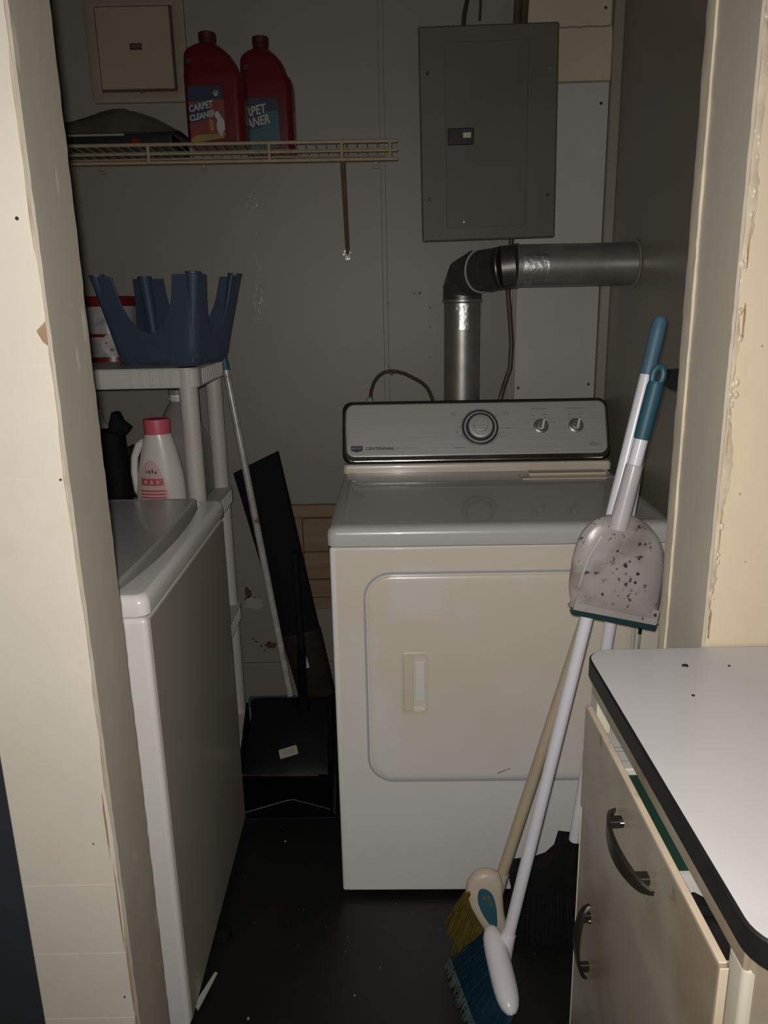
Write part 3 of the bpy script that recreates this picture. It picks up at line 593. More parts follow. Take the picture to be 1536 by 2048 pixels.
# ------------------------------------------------------------ red bottles
def carpet_bottle(x0, yf, zb, wd, dp, label, teal, hs):
    t = thing('cleaner_bottle', label, 'bottle', (x0 + wd / 2, yf + dp / 2, zb), 'carpet cleaner bottles on the wire shelf')
    S = wd / .143
    secs = [(0, .004, .139, .012), (.006, 0, .143, .004), (.08, 0, .1432, .002), (.150, 0, .143, .002), (.160, 0, .1415, .002), (.168, .001, .136, .003), (.176, .001, .129, .005), (.190, .001, .124, .008), (.205, .001, .115, .012),
            (.216, .002, .105, .016), (.224, .008, .096, .020), (.231, .018, .087, .024), (.2355, .030, .081, .028), (.237, .036, .079, .030)]
    rings = [[Vector((x0 + a * S, yf + b, zb + z * hs)) for a, b in [(p[0], p[1]) for p in rr(l, r, iy, dp - iy, min(.022, (r - l) * .35), 5)]] for z, l, r, iy in secs]
    bo = part(MB().loft(rings), 'bottle_body', 'red_plastic', t, smooth=50)
    cx = x0 + .0575 * S
    part(MB().lathe([(r_, zb + z_ * hs) for r_, z_ in ((.0205, .235), (.0205, .246), (.0195, .248), (.0215, .249), (.0215, .262), (.019, .264))], cx, yf + dp / 2, 18), 'cap', 'red_cap', t)
    part(MB().box(x0 + .118 * S, x0 + .1445 * S, yf + dp * .35, yf + dp * .65, zb + .10, zb + .152, .004, 2), 'handle', 'red_plastic', t)
    lf = lambda a, b, tt: (x0 + a, yf + .0015 - tt, zb + b)
    lx1 = .097
    lab = part(MB().prism([(.012, .001), (lx1 - .006, .012), (lx1, .022), (lx1, .085), (lx1 - .004, .126), (.012, .128)], lf, 0, .0028), 'label', 'label_teal' if teal else 'label_red', t)
    part(MB().prism([(.012, .092), (lx1 - .001, .098), (lx1 - .004, .126), (.012, .128)], lf, .0026, .0030), 'label_band', 'label_navy', lab)
    rot = math.radians(11)
    def tx(ox, oz): return lambda a, b, tt: lf(ox + a * math.cos(rot) - b * math.sin(rot), oz + a * math.sin(rot) + b * math.cos(rot) * 1.25, .0032 + tt)
    if teal:
        part(MB().prism([(.012, .052), (.056, .060), (.060, .108), (.012, .098)], lf, .0028, .0031), 'label_shadow', 'label_navy', lab)
        part(MB().text('RPET', .024, tx(.013, .084), bold=.0006, shear=.15), 'label_text', 'label_white', lab, smooth=None, recalc=False)
        part(MB().text('ANER', .024, tx(.014, .058), bold=.0006, shear=.15), 'label_text', 'label_white', lab, smooth=None, recalc=False)
        for i in range(3): part(MB().box(x0 + .045, x0 + .075 + .006 * (i % 2), yf - .0025, yf - .0012, zb + .012 + i * .006, zb + .0135 + i * .006), 'label_line', 'label_navy', lab, smooth=None)
    else:
        part(MB().prism([(.012, .045), (.060, .056), (.062, .096), (.012, .086)], lf, .0028, .0031), 'label_shadow', 'label_navy', lab)
        part(MB().prism([(.012, .001), (lx1 - .006, .012), (lx1, .022), (.06, .021), (.03, .020), (.012, .012)], lf, .0026, .0030), 'label_band', 'label_yellow', lab)
        part(MB().text('CARPET', .0165, tx(.0125, .070), bold=.0005, shear=.15), 'label_text', 'label_white', lab, smooth=None, recalc=False)
        part(MB().text('CLEANER', .0148, tx(.0125, .050), bold=.0005, shear=.15), 'label_text', 'label_white', lab, smooth=None, recalc=False)
        paw = MB()
        el = lambda cx_, cz_, a_, b_: paw.prism([(cx_ + a_ * math.cos(6.283 * k / 10), cz_ + b_ * math.sin(6.283 * k / 10)) for k in range(10)], lf, .0028, .0034)
        el(.079, .1075, .0042, .0034)
        for qx, qz in ((.0735, .111), (.0765, .1145), (.0812, .1147), (.0845, .1115)): el(qx, qz, .0015, .0021)
        part(paw, 'paw_print', 'label_white', lab, smooth=None)
        part(MB().prism(blob2d(.086, .040, .0095, .022, 14, .12), lf, .0028, .0032), 'printed_dog', 'label_white', lab, smooth=None)
        part(MB().prism(blob2d(.081, .062, .0075, .010, 12, .1), lf, .0029, .0034), 'printed_dog_head', 'label_white', lab, smooth=None)
        part(MB().prism(blob2d(.087, .069, .0040, .0060, 10, .1), lf, .0031, .0037), 'printed_dog_ear', 'print_dark', lab, smooth=None)
        part(MB().prism(blob2d(.064, .040, .006, .014, 12, .2), lf, .0028, .0031), 'printed_puppy', 'label_orange', lab, smooth=None)
    part(MB().prism([(.012, .183), (.024, .185), (.024, .196), (.012, .194)], lambda a, b, tt: (x0 + a, yf + .0075 + (b - .19) * .27 - tt, zb + b * hs), 0, .0016), 'brand_patch', 'charcoal', bo, smooth=None)
    return t
carpet_bottle(-.461, 2.045, 1.7425, .143, .105, 'red carpet cleaner bottle with paw print and dog label', False, .965)
carpet_bottle(-.345, 2.170, 1.7425, .133, .100, 'red carpet cleaner bottle with teal label, right of the pair', True, 1.06)

# ------------------------------------------------------------ things on the wire shelf, left
bx_ = thing('flat_black_pack', 'flat black pack lying under the grey bag on the wire shelf', 'package', (-.66, 2.16, 1.742))
part(MB().box(-.86, -.50, 2.060, 2.25, 1.7425, 1.772, .004, 2), 'pack', 'black_plastic', bx_)
part(MB().box(-.600, -.578, 2.0575, 2.062, 1.746, 1.760, .001, 1), 'red_tab', 'canister_red', bx_)
part(MB().box(-.86, -.615, 2.057, 2.064, 1.767, 1.7725, .001, 1), 'light_edge', 'print_grey', bx_)
def mound(x0, x1, y0, y1, z0, hf, nx=30, ny=12, seed=1):
    rnd = random.Random(seed); vs = []; fs = []
    for i in range(nx + 1):
        for j in range(ny + 1):
            u, v = i / nx, j / ny
            wob = .05 * math.sin(u * 13 + seed + v * 5) + .04 * math.sin(v * 9 + u * 21 + seed)
            e = min(1, 6 * v, 6 * (1 - v)) ** .6
            vs.append(Vector((x0 + (x1 - x0) * u, y0 + (y1 - y0) * v + rnd.uniform(-.003, .003), z0 + hf(u) * e * (1 + wob + rnd.uniform(-.02, .02)))))
    n0 = len(vs)
    for i in range(nx):
        for j in range(ny): a = i * (ny + 1) + j; fs.append((a, a + 1, a + ny + 2, a + ny + 1))
    for i in range(nx + 1):
        for j in (0, ny): vs.append(Vector((x0 + (x1 - x0) * i / nx, y0 + (y1 - y0) * j / ny, z0)))
    for i in range(nx):
        a, b = i * (ny + 1), n0 + i * 2; fs.append((a, a + ny + 1, b + 2, b))
        a, b = i * (ny + 1) + ny, n0 + i * 2 + 1; fs.append((a, b, b + 2, a + ny + 1))
    return MB().add(vs, fs)
def prof(pts):
    def f(u):
        for (a, h), (b, g) in zip(pts, pts[1:]):
            if u <= b: return h + (g - h) * (u - a) / (b - a)
        return pts[-1][1]
    return f
one(mound(-.86, -.482, 2.056, 2.25, 1.7735, prof([(0, .010), (.16, .026), (.40, .046), (.64, .066), (.70, .060), (.85, .034), (1, .006)]), 36, 14), 'plastic_bag', 'bag_film', 'dull grey plastic bag draped over the black pack', 'bag', smooth=60)

# ------------------------------------------------------------ resin shelf unit
rs = thing('resin_shelf_unit', 'white resin shelf unit standing behind the washing machine', 'shelf unit', (-.75, 2.0, 0))
qx0, qx1, qy0, qy1 = -1.075, -.432, 1.836, 2.165
for z in (.155, .510, .866, 1.222):
    sh = part(MB().loft([[Vector((a, b, zz)) for a, b in rr(qx0 + i, qx1 - i, qy0 + i, qy1 - i, .02, 4)] for zz, i in ((z - .047, .002), (z - .045, 0), (z - .003, 0), (z, .003))]), 'shelf_board', 'resin_white', rs)
    ribs = []
    for k in range(5): ribs.append((qx1 - .062 - k * .0235, 0))
    for k, (x, _) in enumerate(ribs): part(MB().box(x - .004, x + .004, qy0 - .0028, qy0 + .002, z - .042, z - .006, .001, 1), 'rib', 'resin_white', sh)
    for k in range(12):
        y = qy0 + .050 + k * .021
        part(MB().box(qx1 - .002, qx1 + .0028, y - .004, y + .004, z - .042, z - .005, .001, 1), 'rib', 'resin_white', sh)
for x in (qx0 + .03, qx1 - .030):
    for y in (qy0 + .022, qy1 - .024):
        part(MB().lathe([(.021, 0), (.0225, .1), (.0225, .46), (.0215, .465), (.0225, .5), (.0225, .815), (.0215, .82), (.0225, .85), (.0225, 1.172), (.025, 1.176), (.025, 1.222)], x, y, 20), 'post', 'resin_white', rs)

# ------------------------------------------------------------ step stool, upside down
st = thing('step_stool', 'blue plastic step stool lying upside down on the white shelf unit', 'stool', (-.529, 2.012, 1.2225), local=True)
st.rotation_euler = (0, 0, math.radians(-20))
SH = .212
def stool_shell():
    N = 200
    def loop(hx, hy, r):
        pts = rr(-hx, hx, -hy, hy, r, 8, 64); return pts
    bot0 = loop(.100, .072, .028); bot = loop(.114, .084, .028); top = loop(.150, .1075, .016)
    n = len(bot)
    def hgt(p):
        x, y = p
        ax, ay = abs(x) / .150, abs(y) / .1075
        if ay > .97: s, hw, lo = abs(x), .086, .078
        elif ax > .97: s, hw, lo = abs(y), .058, .070
        else: return SH
        if s >= hw: return SH
        return min(SH, lo + .085 * (1 - math.sqrt(1 - (s / hw) ** 2)) ** .9 + .02 * (s / hw) ** 8)
    mb = MB(); levels = 9; th = .0032
    outer = []; inner = []
    for lv in range(levels + 1):
        ro = []; ri = []
        for k in range(n):
            H_ = hgt(top[k]); z = H_ * lv / levels; f_ = z / SH
            bx, by = bot[k]; tx_, ty_ = top[k]
            if lv == 0: bx, by = bot0[k][0] * 1.05, bot0[k][1] * 1.05
            x = bx + (tx_ - bx) * f_; y = by + (ty_ - by) * f_
            ro.append(Vector((x, y, z))); l = math.hypot(x, y); ri.append(Vector((x * (1 - th / abs(l)), y * (1 - th / abs(l)), max(z, th))))
        outer.append(ro); inner.append(ri)
    mb.loft(outer + inner[::-1], True, True)
    return mb
part(stool_shell(), 'stool_shell', 'blue_plastic', st, smooth=40)
for sx in (-1, 1):
    for sy in (-1, 1):
        part(MB().tube([(sx * .100, sy * .070, .010), (sx * .137, sy * .0945, SH + .003)], [.009, .0165], 14), 'leg', 'blue_plastic', st)
        part(MB().tube([(sx * .137, sy * .0945, SH + .002), (sx * .1372, sy * .0947, SH + .006)], .0185, 14), 'foot_pad', 'blue_plastic', st)

# canister behind the stool
cn = thing('treat_canister', 'red-lidded treat canister with a puppy picture beside the upturned stool', 'canister', (-.735, 2.160, 1.2225))
cx, cy = -.735, 2.160
part(MB().lathe([(.072, 1.2225), (.074, 1.226), (.074, 1.370)], cx, cy, 32), 'can_body', 'canister_white', cn)
part(MB().lathe([(.0755, 1.2230), (.0755, 1.236)], cx, cy, 32), 'base_band', 'canister_red', cn)
part(MB().lathe([(.0785, 1.366), (.080, 1.369), (.080, 1.389), (.077, 1.392)], cx, cy, 32), 'lid', 'canister_red', cn)
def wrap(par, name, m, a0, a1, z0, z1, r, n=10, ell=False):
    rings = []
    for k in range(n + 1):
        f_ = k / n; a = math.radians(a0 + (a1 - a0) * f_)
        hz = math.sin(math.pi * min(max(f_, .04), .96)) ** .5 if ell else 1
        zc, hh = (z0 + z1) / 2, (z1 - z0) / 2 * hz
        rings.append([Vector((cx + r * math.cos(a), cy + r * math.sin(a), zc - hh)), Vector((cx + r * math.cos(a), cy + r * math.sin(a), zc + hh))])
    return part(MB().loft(rings, False, False, closed=False), name, m, par, smooth=60, recalc=False)
wrap(cn, 'printed_band', 'canister_red', 200, 330, 1.288, 1.296, .0745)
dg_ = wrap(cn, 'printed_puppy', 'dog_fur', 268, 315, 1.238, 1.298, .0748, 12, True)
wrap(dg_, 'printed_nose', 'print_dark', 283, 293, 1.250, 1.260, .0752, 8, True)
wrap(dg_, 'printed_eye', 'print_dark', 276, 280, 1.270, 1.275, .0752, 8, True)
wrap(dg_, 'printed_eye', 'print_dark', 295, 299, 1.270, 1.275, .0752, 8, True)

# ------------------------------------------------------------ second shelf
SZ = .8665
de = thing('detergent_bottle', 'white detergent bottle with pink cap on the white shelf', 'bottle', (-.572, 1.925, SZ))
dc = (-.572, 1.925)
def ell(cx_, cy_, rx_, ry_, z, n=28): return [Vector((cx_ + rx_ * math.cos(6.28318 * k / n), cy_ + ry_ * math.sin(6.28318 * k / n), z)) for k in range(n)]
part(MB().loft([ell(dc[0] + ox, dc[1], rx_, ry_, z) for ox, rx_, ry_, z in ((.002, .060, .036, SZ), (.002, .064, .038, SZ + .006), (.003, .063, .038, SZ + .04), (.005, .059, .037, SZ + .08), (.006, .052, .035, SZ + .115), (.007, .044, .033, SZ + .15), (.007, .038, .031, SZ + .175), (.007, .033, .030, SZ + .188), (.007, .030, .029, SZ + .192))]), 'bottle_body', 'detergent_white', de, smooth=60)
part(MB().lathe([(.0325, SZ + .189), (.0325, SZ + .193), (.0335, SZ + .222), (.0315, SZ + .226), (.028, SZ + .224)], dc[0] + .007, dc[1], 26), 'cap', 'pink_cap', de)
part(MB().tube([(-.596, 1.925, SZ + .172), (-.615, 1.925, SZ + .160), (-.629, 1.925, SZ + .130), (-.634, 1.925, SZ + .09), (-.630, 1.925, SZ + .045), (-.618, 1.925, SZ + .022)], [.010, .0105, .0095, .009, .010, .011], 12), 'handle', 'detergent_white', de)
def surf(a, b, t):
    # wraps a print around the front of the detergent body
    zz = b
    rx_ = .0635 if zz < SZ + .04 else .0635 - (zz - SZ - .04) * .22
    ry_ = .0385 - max(0, zz - SZ - .05) * .04
    xx = max(-.98, min(.98, a / rx_)); return (dc[0] + .003 + a, dc[1] - (ry_ + .0006 + t) * math.sqrt(1 - xx * xx), zz)
def patch(poly_fn, m, name, par, x0, x1, n=10):
    rows = []
    for k in range(n + 1):
        x = x0 + (x1 - x0) * k / n; z0, z1 = poly_fn(x); rows.append([Vector(surf(x, z0 + (z1 - z0) * q / 4, par_t)) for q in range(5)])
    return part(MB().loft(rows, False, False, closed=False), name, m, par, smooth=60, recalc=False)
par_t = .0006
lb = patch(lambda x: (SZ + .004, SZ + .012 + .115 * max(0.02, 1 - ((x + .012) / .042) ** 2) ** .7), 'pale_pink', 'label', de, -.050, .028, 16)
par_t = .0012
patch(lambda x: (SZ + .062, SZ + .080), 'pink_print', 'label_band', lb, -.040, .018)
for i in range(5): patch(lambda x: (SZ + .012 + i * .0085, SZ + .0165 + i * .0085), 'pink_print', 'label_line', lb, -.044, .022)
for i in range(4): patch(lambda x: (SZ + .094 - (i % 2) * .002, SZ + .099 + (i % 3) * .002), 'print_dark', 'label_mark', lb, -.026 + i * .008, -.022 + i * .008, 3)
par_t = .0018
for i in range(3): patch(lambda x: (SZ + .067, SZ + .075), 'pale_pink', 'label_mark', lb, -.031 + i * .016, -.025 + i * .016, 3)

jg = thing('water_jug', 'translucent plastic gallon jug behind the detergent bottle', 'jug', (-.535, 2.065, SZ))
jc = (-.540, 2.050)
sq = lambda h, z, r: [Vector((jc[0] + a, jc[1] + b, z)) for a, b in rr(-h, h, -h, h, r, 6)]
part(MB().loft([sq(.064, SZ, .03), sq(.070, SZ + .01, .03), sq(.0705, SZ + .06, .03), sq(.068, SZ + .075, .03), sq(.0705, SZ + .09, .03), sq(.070, SZ + .150, .035), sq(.062, SZ + .170, .045), sq(.050, SZ + .200, .045), sq(.036, SZ + .230, .035), sq(.024, SZ + .248, .0238), sq(.021, SZ + .255, .0208)]), 'jug_body', 'jug_clear', jg, smooth=60)
part(MB().lathe([(.020, SZ + .254), (.020, SZ + .258), (.024, SZ + .260), (.024, SZ + .263), (.0205, SZ + .265), (.0205, SZ + .272)], jc[0], jc[1], 22), 'neck_ring', 'detergent_white', jg)
part(MB().lathe([(.023, SZ + .272), (.0235, SZ + .274), (.0235, SZ + .283), (.022, SZ + .285)], jc[0], jc[1], 22), 'cap', 'jug_clear', jg)
part(MB().tube([(jc[0] + .045, jc[1] - .045, SZ + .205), (jc[0] + .062, jc[1] - .062, SZ + .18), (jc[0] + .064, jc[1] - .064, SZ + .13), (jc[0] + .055, jc[1] - .055, SZ + .10)], .010, 10), 'handle', 'jug_clear', jg)

bj = thing('black_jug', 'black plastic jug with an angled spout, left of the detergent bottle', 'jug', (-.700, 1.915, SZ))
part(MB().loft([[Vector((a, b, z)) for a, b in rr(x0, x1, 1.875, 1.955, .018, 5)] for z, x0, x1 in ((SZ, -.775, -.651), (SZ + .006, -.778, -.648), (SZ + .10, -.778, -.650), (SZ + .185, -.778, -.652), (SZ + .196, -.774, -.655), (SZ + .199, -.765, -.664))]), 'jug_body', 'black_soft', bj)
part(MB().loft([[Vector((a, b, z)) for a, b in rr(x0, x1, 1.895, 1.935, .012, 5)] for z, x0, x1 in ((SZ + .19, -.685, -.652), (SZ + .215, -.679, -.645), (SZ + .232, -.674, -.648), (SZ + .242, -.670, -.652), (SZ + .245, -.666, -.657))]), 'grip', 'black_soft', bj, smooth=50)
part(MB().tube([(-.662, 1.915, SZ + .195), (-.648, 1.915, SZ + .212), (-.634, 1.915, SZ + .200)], [.016, .020, .014], 14), 'spout', 'black_soft', bj)

cb = thing('clear_bottle', 'small clear bottle half hidden behind the black jug', 'bottle', (-.752, 2.04, SZ))
part(MB().lathe([(.032, SZ), (.034, SZ + .005), (.034, SZ + .17), (.028, SZ + .195), (.014, SZ + .212), (.012, SZ + .215)], -.754, 2.04, 24), 'bottle_body', 'clear_plastic', cb, smooth=60)
part(MB().lathe([(.013, SZ + .213), (.013, SZ + .238), (.011, SZ + .240)], -.754, 2.04, 18), 'cap', 'label_white', cb)
pc = thing('leather_pouch', 'dark pouch with a metal stud behind the detergent handle', 'pouch', (-.668, 2.04, SZ))
part(MB().loft([[Vector((a, b, z)) for a, b in rr(x0, x1, 2.02, 2.075, .012, 4)] for z, x0, x1 in ((SZ, -.705, -.632), (SZ + .09, -.708, -.628), (SZ + .128, -.700, -.632), (SZ + .138, -.676, -.636))]), 'pouch_body', 'black_matte', pc)
part(MB().tube([(-.668, 2.018, SZ + .113), (-.668, 2.014, SZ + .113)], [.007, .004], 12), 'stud', 'chrome', pc)
part(MB().box(-.664, -.654, 2.014, 2.02, SZ + .05, SZ + .08, .001, 1), 'red_tab', 'rust', pc)

# ------------------------------------------------------------ mop and pole
mo = thing('mop', 'mop with a rust-flecked white pole leaning in the back corner', 'mop', (-.35, 2.13, 0))
P0, P1 = Vector((-.444, 2.215, 1.221)), Vector((-.299, 2.135, .205))
part(MB().tube([P0 + (P1 - P0) * .03, P1], .0105, 14), 'pole', 'mop_pole', mo)
part(MB().tube([P0, P0 + (P1 - P0) * .035], [.011, .0125], 14), 'pole_cap', 'teal_grip', mo, label='teal cap on the pole tip')
part(MB().box(-.428, -.28, 2.118, 2.150, .176, .200, .006, 2), 'mop_clamp', 'teal_grip', mo)
sm = MB()
for k in range(14):
    x = -.414 + k * .0095
    sm.tube([(x, 2.134, .18), (x + random.uniform(-.006, .006), 2.130, .14), (x + random.uniform(-.01, .01), 2.128, .07), (x + random.uniform(-.012, .012), 2.126, .010)], [.0075, .009, .0085, .006], 6)
part(sm, 'mop_strands', 'paper_white', mo)['kind'] = 'stuff'

# ------------------------------------------------------------ black roll
ro = thing('black_mat_roll', 'long black rolled mat leaning behind the mop pole', 'roll', (-.22, 2.1, 0))
Ra, Rb = Vector((-.375, 2.234, .915)), Vector((-.195, 2.200, .030))
ax = (Rb - Ra).normalized(); sx_ = Vector((1, 0, .17)); sx_ = (sx_ - ax * sx_.dot(ax)).normalized(); sy_ = ax.cross(sx_)
rings = []
for k in range(13):
    f_ = k / 12; c = Ra + (Rb - Ra) * f_; hw = .074 - .022 * f_; th = .016 + .022 * f_
    ring_ = []
    for q in range(24):
        a = 6.28318 * q / 24
        p = c + sx_ * hw * math.cos(a) + sy_ * th * math.sin(a)
        if k == 0: p = p - ax * (.018 * math.cos(a))
        ring_.append(p)
    rings.append(ring_)
part(MB().loft(rings), 'mat', 'black_soft', ro, smooth=60)
# film wound around the lower end
rings = []
for k in range(26):
    f_ = .60 + .24 * k / 25; c = Ra + (Rb - Ra) * f_; hw = .074 - .022 * f_ + .0025 + .0014 * (k % 2); th = .016 + .022 * f_ + .0025 + .0014 * (k % 2)
    rings.append([c + sx_ * hw * math.cos(6.28318 * q / 24) + sy_ * th * math.sin(6.28318 * q / 24) for q in range(24)])
part(MB().loft(rings), 'plastic_wrap', 'brown_film', ro, label='ribbed brown plastic wrap at the lower end', smooth=60)
part(MB().prism([(-.262, .305), (-.248, .315), (-.240, .278), (-.262, .270)], lambda a, b, t: (a, 2.176 - t, b), 0, .002), 'wrap_tag', 'paper_white', ro, smooth=None)

# ------------------------------------------------------------ lobby dustpan on the floor
lp = thing('lobby_dustpan', 'black upright dustpan with a barcode sticker standing on the floor', 'dustpan', (-.29, 1.92, 0))
hood = MB(); rows = []
for k in range(9):
    f_ = k / 8
    y = 2.0950 - .19 * f_; z = .225 - .135 * f_ ** 1.3; hw = .126 + .010 * f_
    rows.append([Vector((-.292 + hw * u * (1 - .12 * (abs(u) > .99)), y - .012 * (1 - abs(u)), z - .010 * abs(u) ** 4)) for u in [i / 8 for i in range(-8, 9)]])
low = [[Vector((p.x, p.y, max(.008, p.z - .006))) for p in r] for r in rows]
n = 17; vs = [p for r in rows for p in r] + [p for r in low for p in r]; o9 = 9 * n; fs = []
for i in range(8):
    for j in range(16):
        a = i * n + j; fs.append((a, a + 1, a + n + 1, a + n)); fs.append((o9 + a, o9 + a + n, o9 + a + n + 1, o9 + a + 1))
for i in range(8):
    for j in (0, 16): a = i * n + j; fs.append((a, a + n, o9 + a + n, o9 + a))
for j in range(16):
    for i in (0, 8): a = i * n + j; fs.append((a, a + 1, o9 + a + 1, o9 + a))
hood.add(vs, fs)
hd_ = part(hood, 'hood', 'pan_black', lp, smooth=60)
part(MB().box(-.415, -.165, 2.0900, 2.1000, .0, .215, .003, 1), 'back_wall', 'pan_black', lp)
for x, xx in ((-.428, -.421), (-.156, -.149)):
    part(MB().prism([(2.0950, .004), (1.8200, .004), (1.8200, .014), (1.9000, .085), (2.0950, .205)], lambda a, b, t: (t, a, b), x, xx), 'side_wall', 'pan_black', lp, smooth=None)
part(MB().box(-.428, -.149, 1.8150, 2.0900, .0005, .006, .001, 1), 'scoop_floor', 'pan_black', lp)
part(MB().tube([(-.415, 1.835, .008), (-.29, 1.865, .026), (-.27, 1.868, .027), (-.165, 1.845, .010)], .0014, 6), 'scoop_edge', 'charcoal', lp)
part(MB().tube([(-.424, 1.9070, .083), (-.30, 1.8960, .086), (-.20, 1.8960, .084)], .003, 6), 'hood_lip', 'rust', lp)
part(MB().tube([(-.252, 2.0550, .20), (-.250, 2.0400, .25), (-.247, 2.0250, .33), (-.243, 2.0150, .42)], [.022, .014, .0125, .0125], 14), 'handle_socket', 'pan_black', lp)
part(MB().tube([(-.243, 2.0150, .41), (-.250, 2.0300, .70)], .010, 12), 'handle_pole', 'black_soft', lp)
nrm = Vector((0, -.62, .78))
e1 = Vector((.96, 0, .0)) + Vector((0, .22, .17)); e1 = (e1 - nrm * e1.dot(nrm)).normalized(); e2 = nrm.cross(e1); sc0 = Vector((-.286, 1.938, .133))
stk = part(MB().prism(rr(-.026, .026, -.0135, .0135, .003, 3), lambda a, b, t: sc0 + e1 * a + e2 * b + nrm * t, 0, .0012), 'barcode_sticker', 'sticker', lp, label='small pale barcode sticker')
bars = MB()
for k in range(11):
    x = -.016 + k * .0032; bars.prism([(x, -.007), (x + .0014, -.007), (x + .0014, .007), (x, .007)], lambda a, b, t: sc0 + e1 * a + e2 * b + nrm * t, .0011, .0015)
part(bars, 'barcode_lines', 'print_grey', stk, smooth=None)
# scraps on the floor beside it
one(MB().prism([(-.168, 2.165), (-.135, 2.175), (-.135, 2.13), (-.160, 2.14)], lambda a, b, t: (a, b, t), .001, .003), 'paper_scrap', 'scrap_paper', 'small white paper scrap behind the black dustpan', 'paper', smooth=None)

# ------------------------------------------------------------ wooden panel behind the dryer
wp = thing('wooden_panel', 'oak framed wooden panel against the wall beside the dryer', 'panel', (-.10, 2.27, .43))
part(MB().box(-.285, .06, 2.255, 2.272, .735, .775, .002, 1), 'rail', 'oak_board', wp)
part(MB().box(-.272, -.250, 2.257, 2.272, .435, .734, .002, 1), 'stile', 'oak_board', wp)
part(MB().box(-.298, -.274, 2.257, 2.272, .435, .734, .002, 1), 'stile', 'oak_board', wp)
for k, (z0, z1) in enumerate(((.625, .733), (.535, .624), (.475, .534), (.436, .474))): part(MB().box(-.249, .06, 2.261 + .001 * (k % 2), 2.272, z0, z1 - .002, .0015, 1), 'plank', 'oak_board', wp)

# ------------------------------------------------------------ brooms
def strands(n, src, dst, r0, r1):
    mb = MB()
    for _ in range(n):
        u, v = random.random(), random.random()
        a = src(u, v); b = dst(u, v) + Vector((random.uniform(-.008, .008), random.uniform(-.008, .008), 0)); b.z = max(b.z, .002)
        m_ = (a + b) / 2 + Vector((random.uniform(-.004, .004), random.uniform(-.004, .004), 0))
        mb.tube([a, m_, b], [r0, r0, r1], 4)
    return mb
# white broom with blue bristles
ba = thing('broom', 'white-handled broom with blue grip and blue bristles in front', 'broom', (.20, 1.20, 0), 'brooms leaning by the dryer')
A0, A1 = Vector((.484, 1.365, 1.325)), Vector((.2235, 1.240, .140))
dA = (A1 - A0).normalized(); LA = (A1 - A0).length
part(MB().tube([A0 + dA * .09, A1], .0118, 18), 'pole', 'pole_white', ba)
part(MB().tube([A0, A0 + dA * .006, A0 + dA * .03, A0 + dA * .095, A0 + dA * .099], [.009, .0125, .0135, .0125, .0118], 18), 'grip', 'blue_grip', ba, label='blue grip sleeve')
part(MB().tube([A1 - dA * .02, A1 + dA * .05], [.0135, .018], 16), 'socket', 'head_white', ba)
B0, B1 = Vector((.196, 1.275, .148)), Vector((.212, 1.105, .112))
db = (B1 - B0).normalized()
rings = []
up = Vector((.45, 0, .89))
sd = db.cross(up).normalized(); up2 = sd.cross(db)
for k in range(13):
    f_ = .5 - .5 * math.cos(math.pi * k / 12); c = B0 + (B1 - B0) * f_; e = (1 - abs(2 * f_ - 1) ** 4) ** .5 + .01
    rings.append([c + sd * .024 * e * math.cos(6.283 * q / 16) + up2 * .022 * e * math.sin(6.283 * q / 16) for q in range(16)])
part(MB().loft(rings), 'broom_head', 'head_white', ba, smooth=60)
def srcA(u, v): return B0 + (B1 - B0) * (.04 + .92 * u) + sd * (v - .5) * .022 - up2 * .008
def dstA(u, v): c = B0 + (B1 - B0) * (-.28 + 1.38 * u); return Vector((c.x - .045 - .012 * v, c.y + .0, 0)) + Vector((-.03 * (1 - u) + .012 * v, 0, 0))
part(strands(420, srcA, lambda u, v: Vector((dstA(u, v).x * .85 + srcA(u, v).x * .15, dstA(u, v).y, .018)), .0016, .0013), 'bristles', 'bristle_blue', ba, label='blue bristles')['kind'] = 'stuff'
part(strands(160, lambda u, v: dstA(u, v) * .97 + srcA(u, v) * .03 + Vector((0, 0, .022)), lambda u, v: dstA(u, v) + Vector((-.006, 0, .003)), .0012, .0008), 'bristle_tips', 'bristle_tip', ba, label='frayed pale bristle tips')['kind'] = 'stuff'
# cream broom with yellow bristles
bc = thing('broom', 'cream-handled broom with blue sticker on its head and yellow bristles', 'broom', (.2, 1.34, 0), 'brooms leaning by the dryer')
C0, C1 = Vector((.440, 1.395, .955)), Vector((.227, 1.350, .195))
dC = (C1 - C0).normalized()
part(MB().tube([C0, C0 + dC * .004, C1], [.008, .0118, .0118], 16), 'pole', 'pole_tan', bc)
part(MB().tube([C1 - dC * .015, C1 + dC * .02, C1 + dC * .09], [.0138, .0150, .0150], 16), 'socket', 'head_cream', bc)
# flat cap: outline in the plane facing the viewer, axis tilted
capo = [(.226, .215), (.208, .230), (.186, .232), (.164, .220), (.152, .196), (.156, .165), (.170, .135), (.186, .106), (.200, .082), (.222, .068), (.242, .060), (.247, .078), (.240, .105), (.232, .135), (.229, .170)]
def cpl(a, b, t): return Vector((a, 1.325 + (b - .15) * .12 - t, b))
cc = (sum(p[0] for p in capo) / 15, sum(p[1] for p in capo) / 15); capo = catmull(capo, 3)
sh_ = lambda k: [(cc[0] + (a - cc[0]) * k, cc[1] + (b - cc[1]) * k) for a, b in capo]
hdC = part(MB().loft([[cpl(a, b, t) for a, b in sh_(k)] for k, t in ((.88, -.014), (.97, -.008), (1.0, 0), (.96, .009), (.86, .014), (.6, .016))]), 'broom_head', 'head_cream', bc, smooth=60)
stc = [(.178, .198), (.190, .201), (.204, .190), (.212, .165), (.215, .130), (.212, .112), (.200, .122), (.184, .148), (.175, .175)]
sk = part(MB().prism(catmull(stc, 3), cpl, .0155, .0172), 'oval_sticker', 'teal_grip', hdC, label='blue oval sticker')
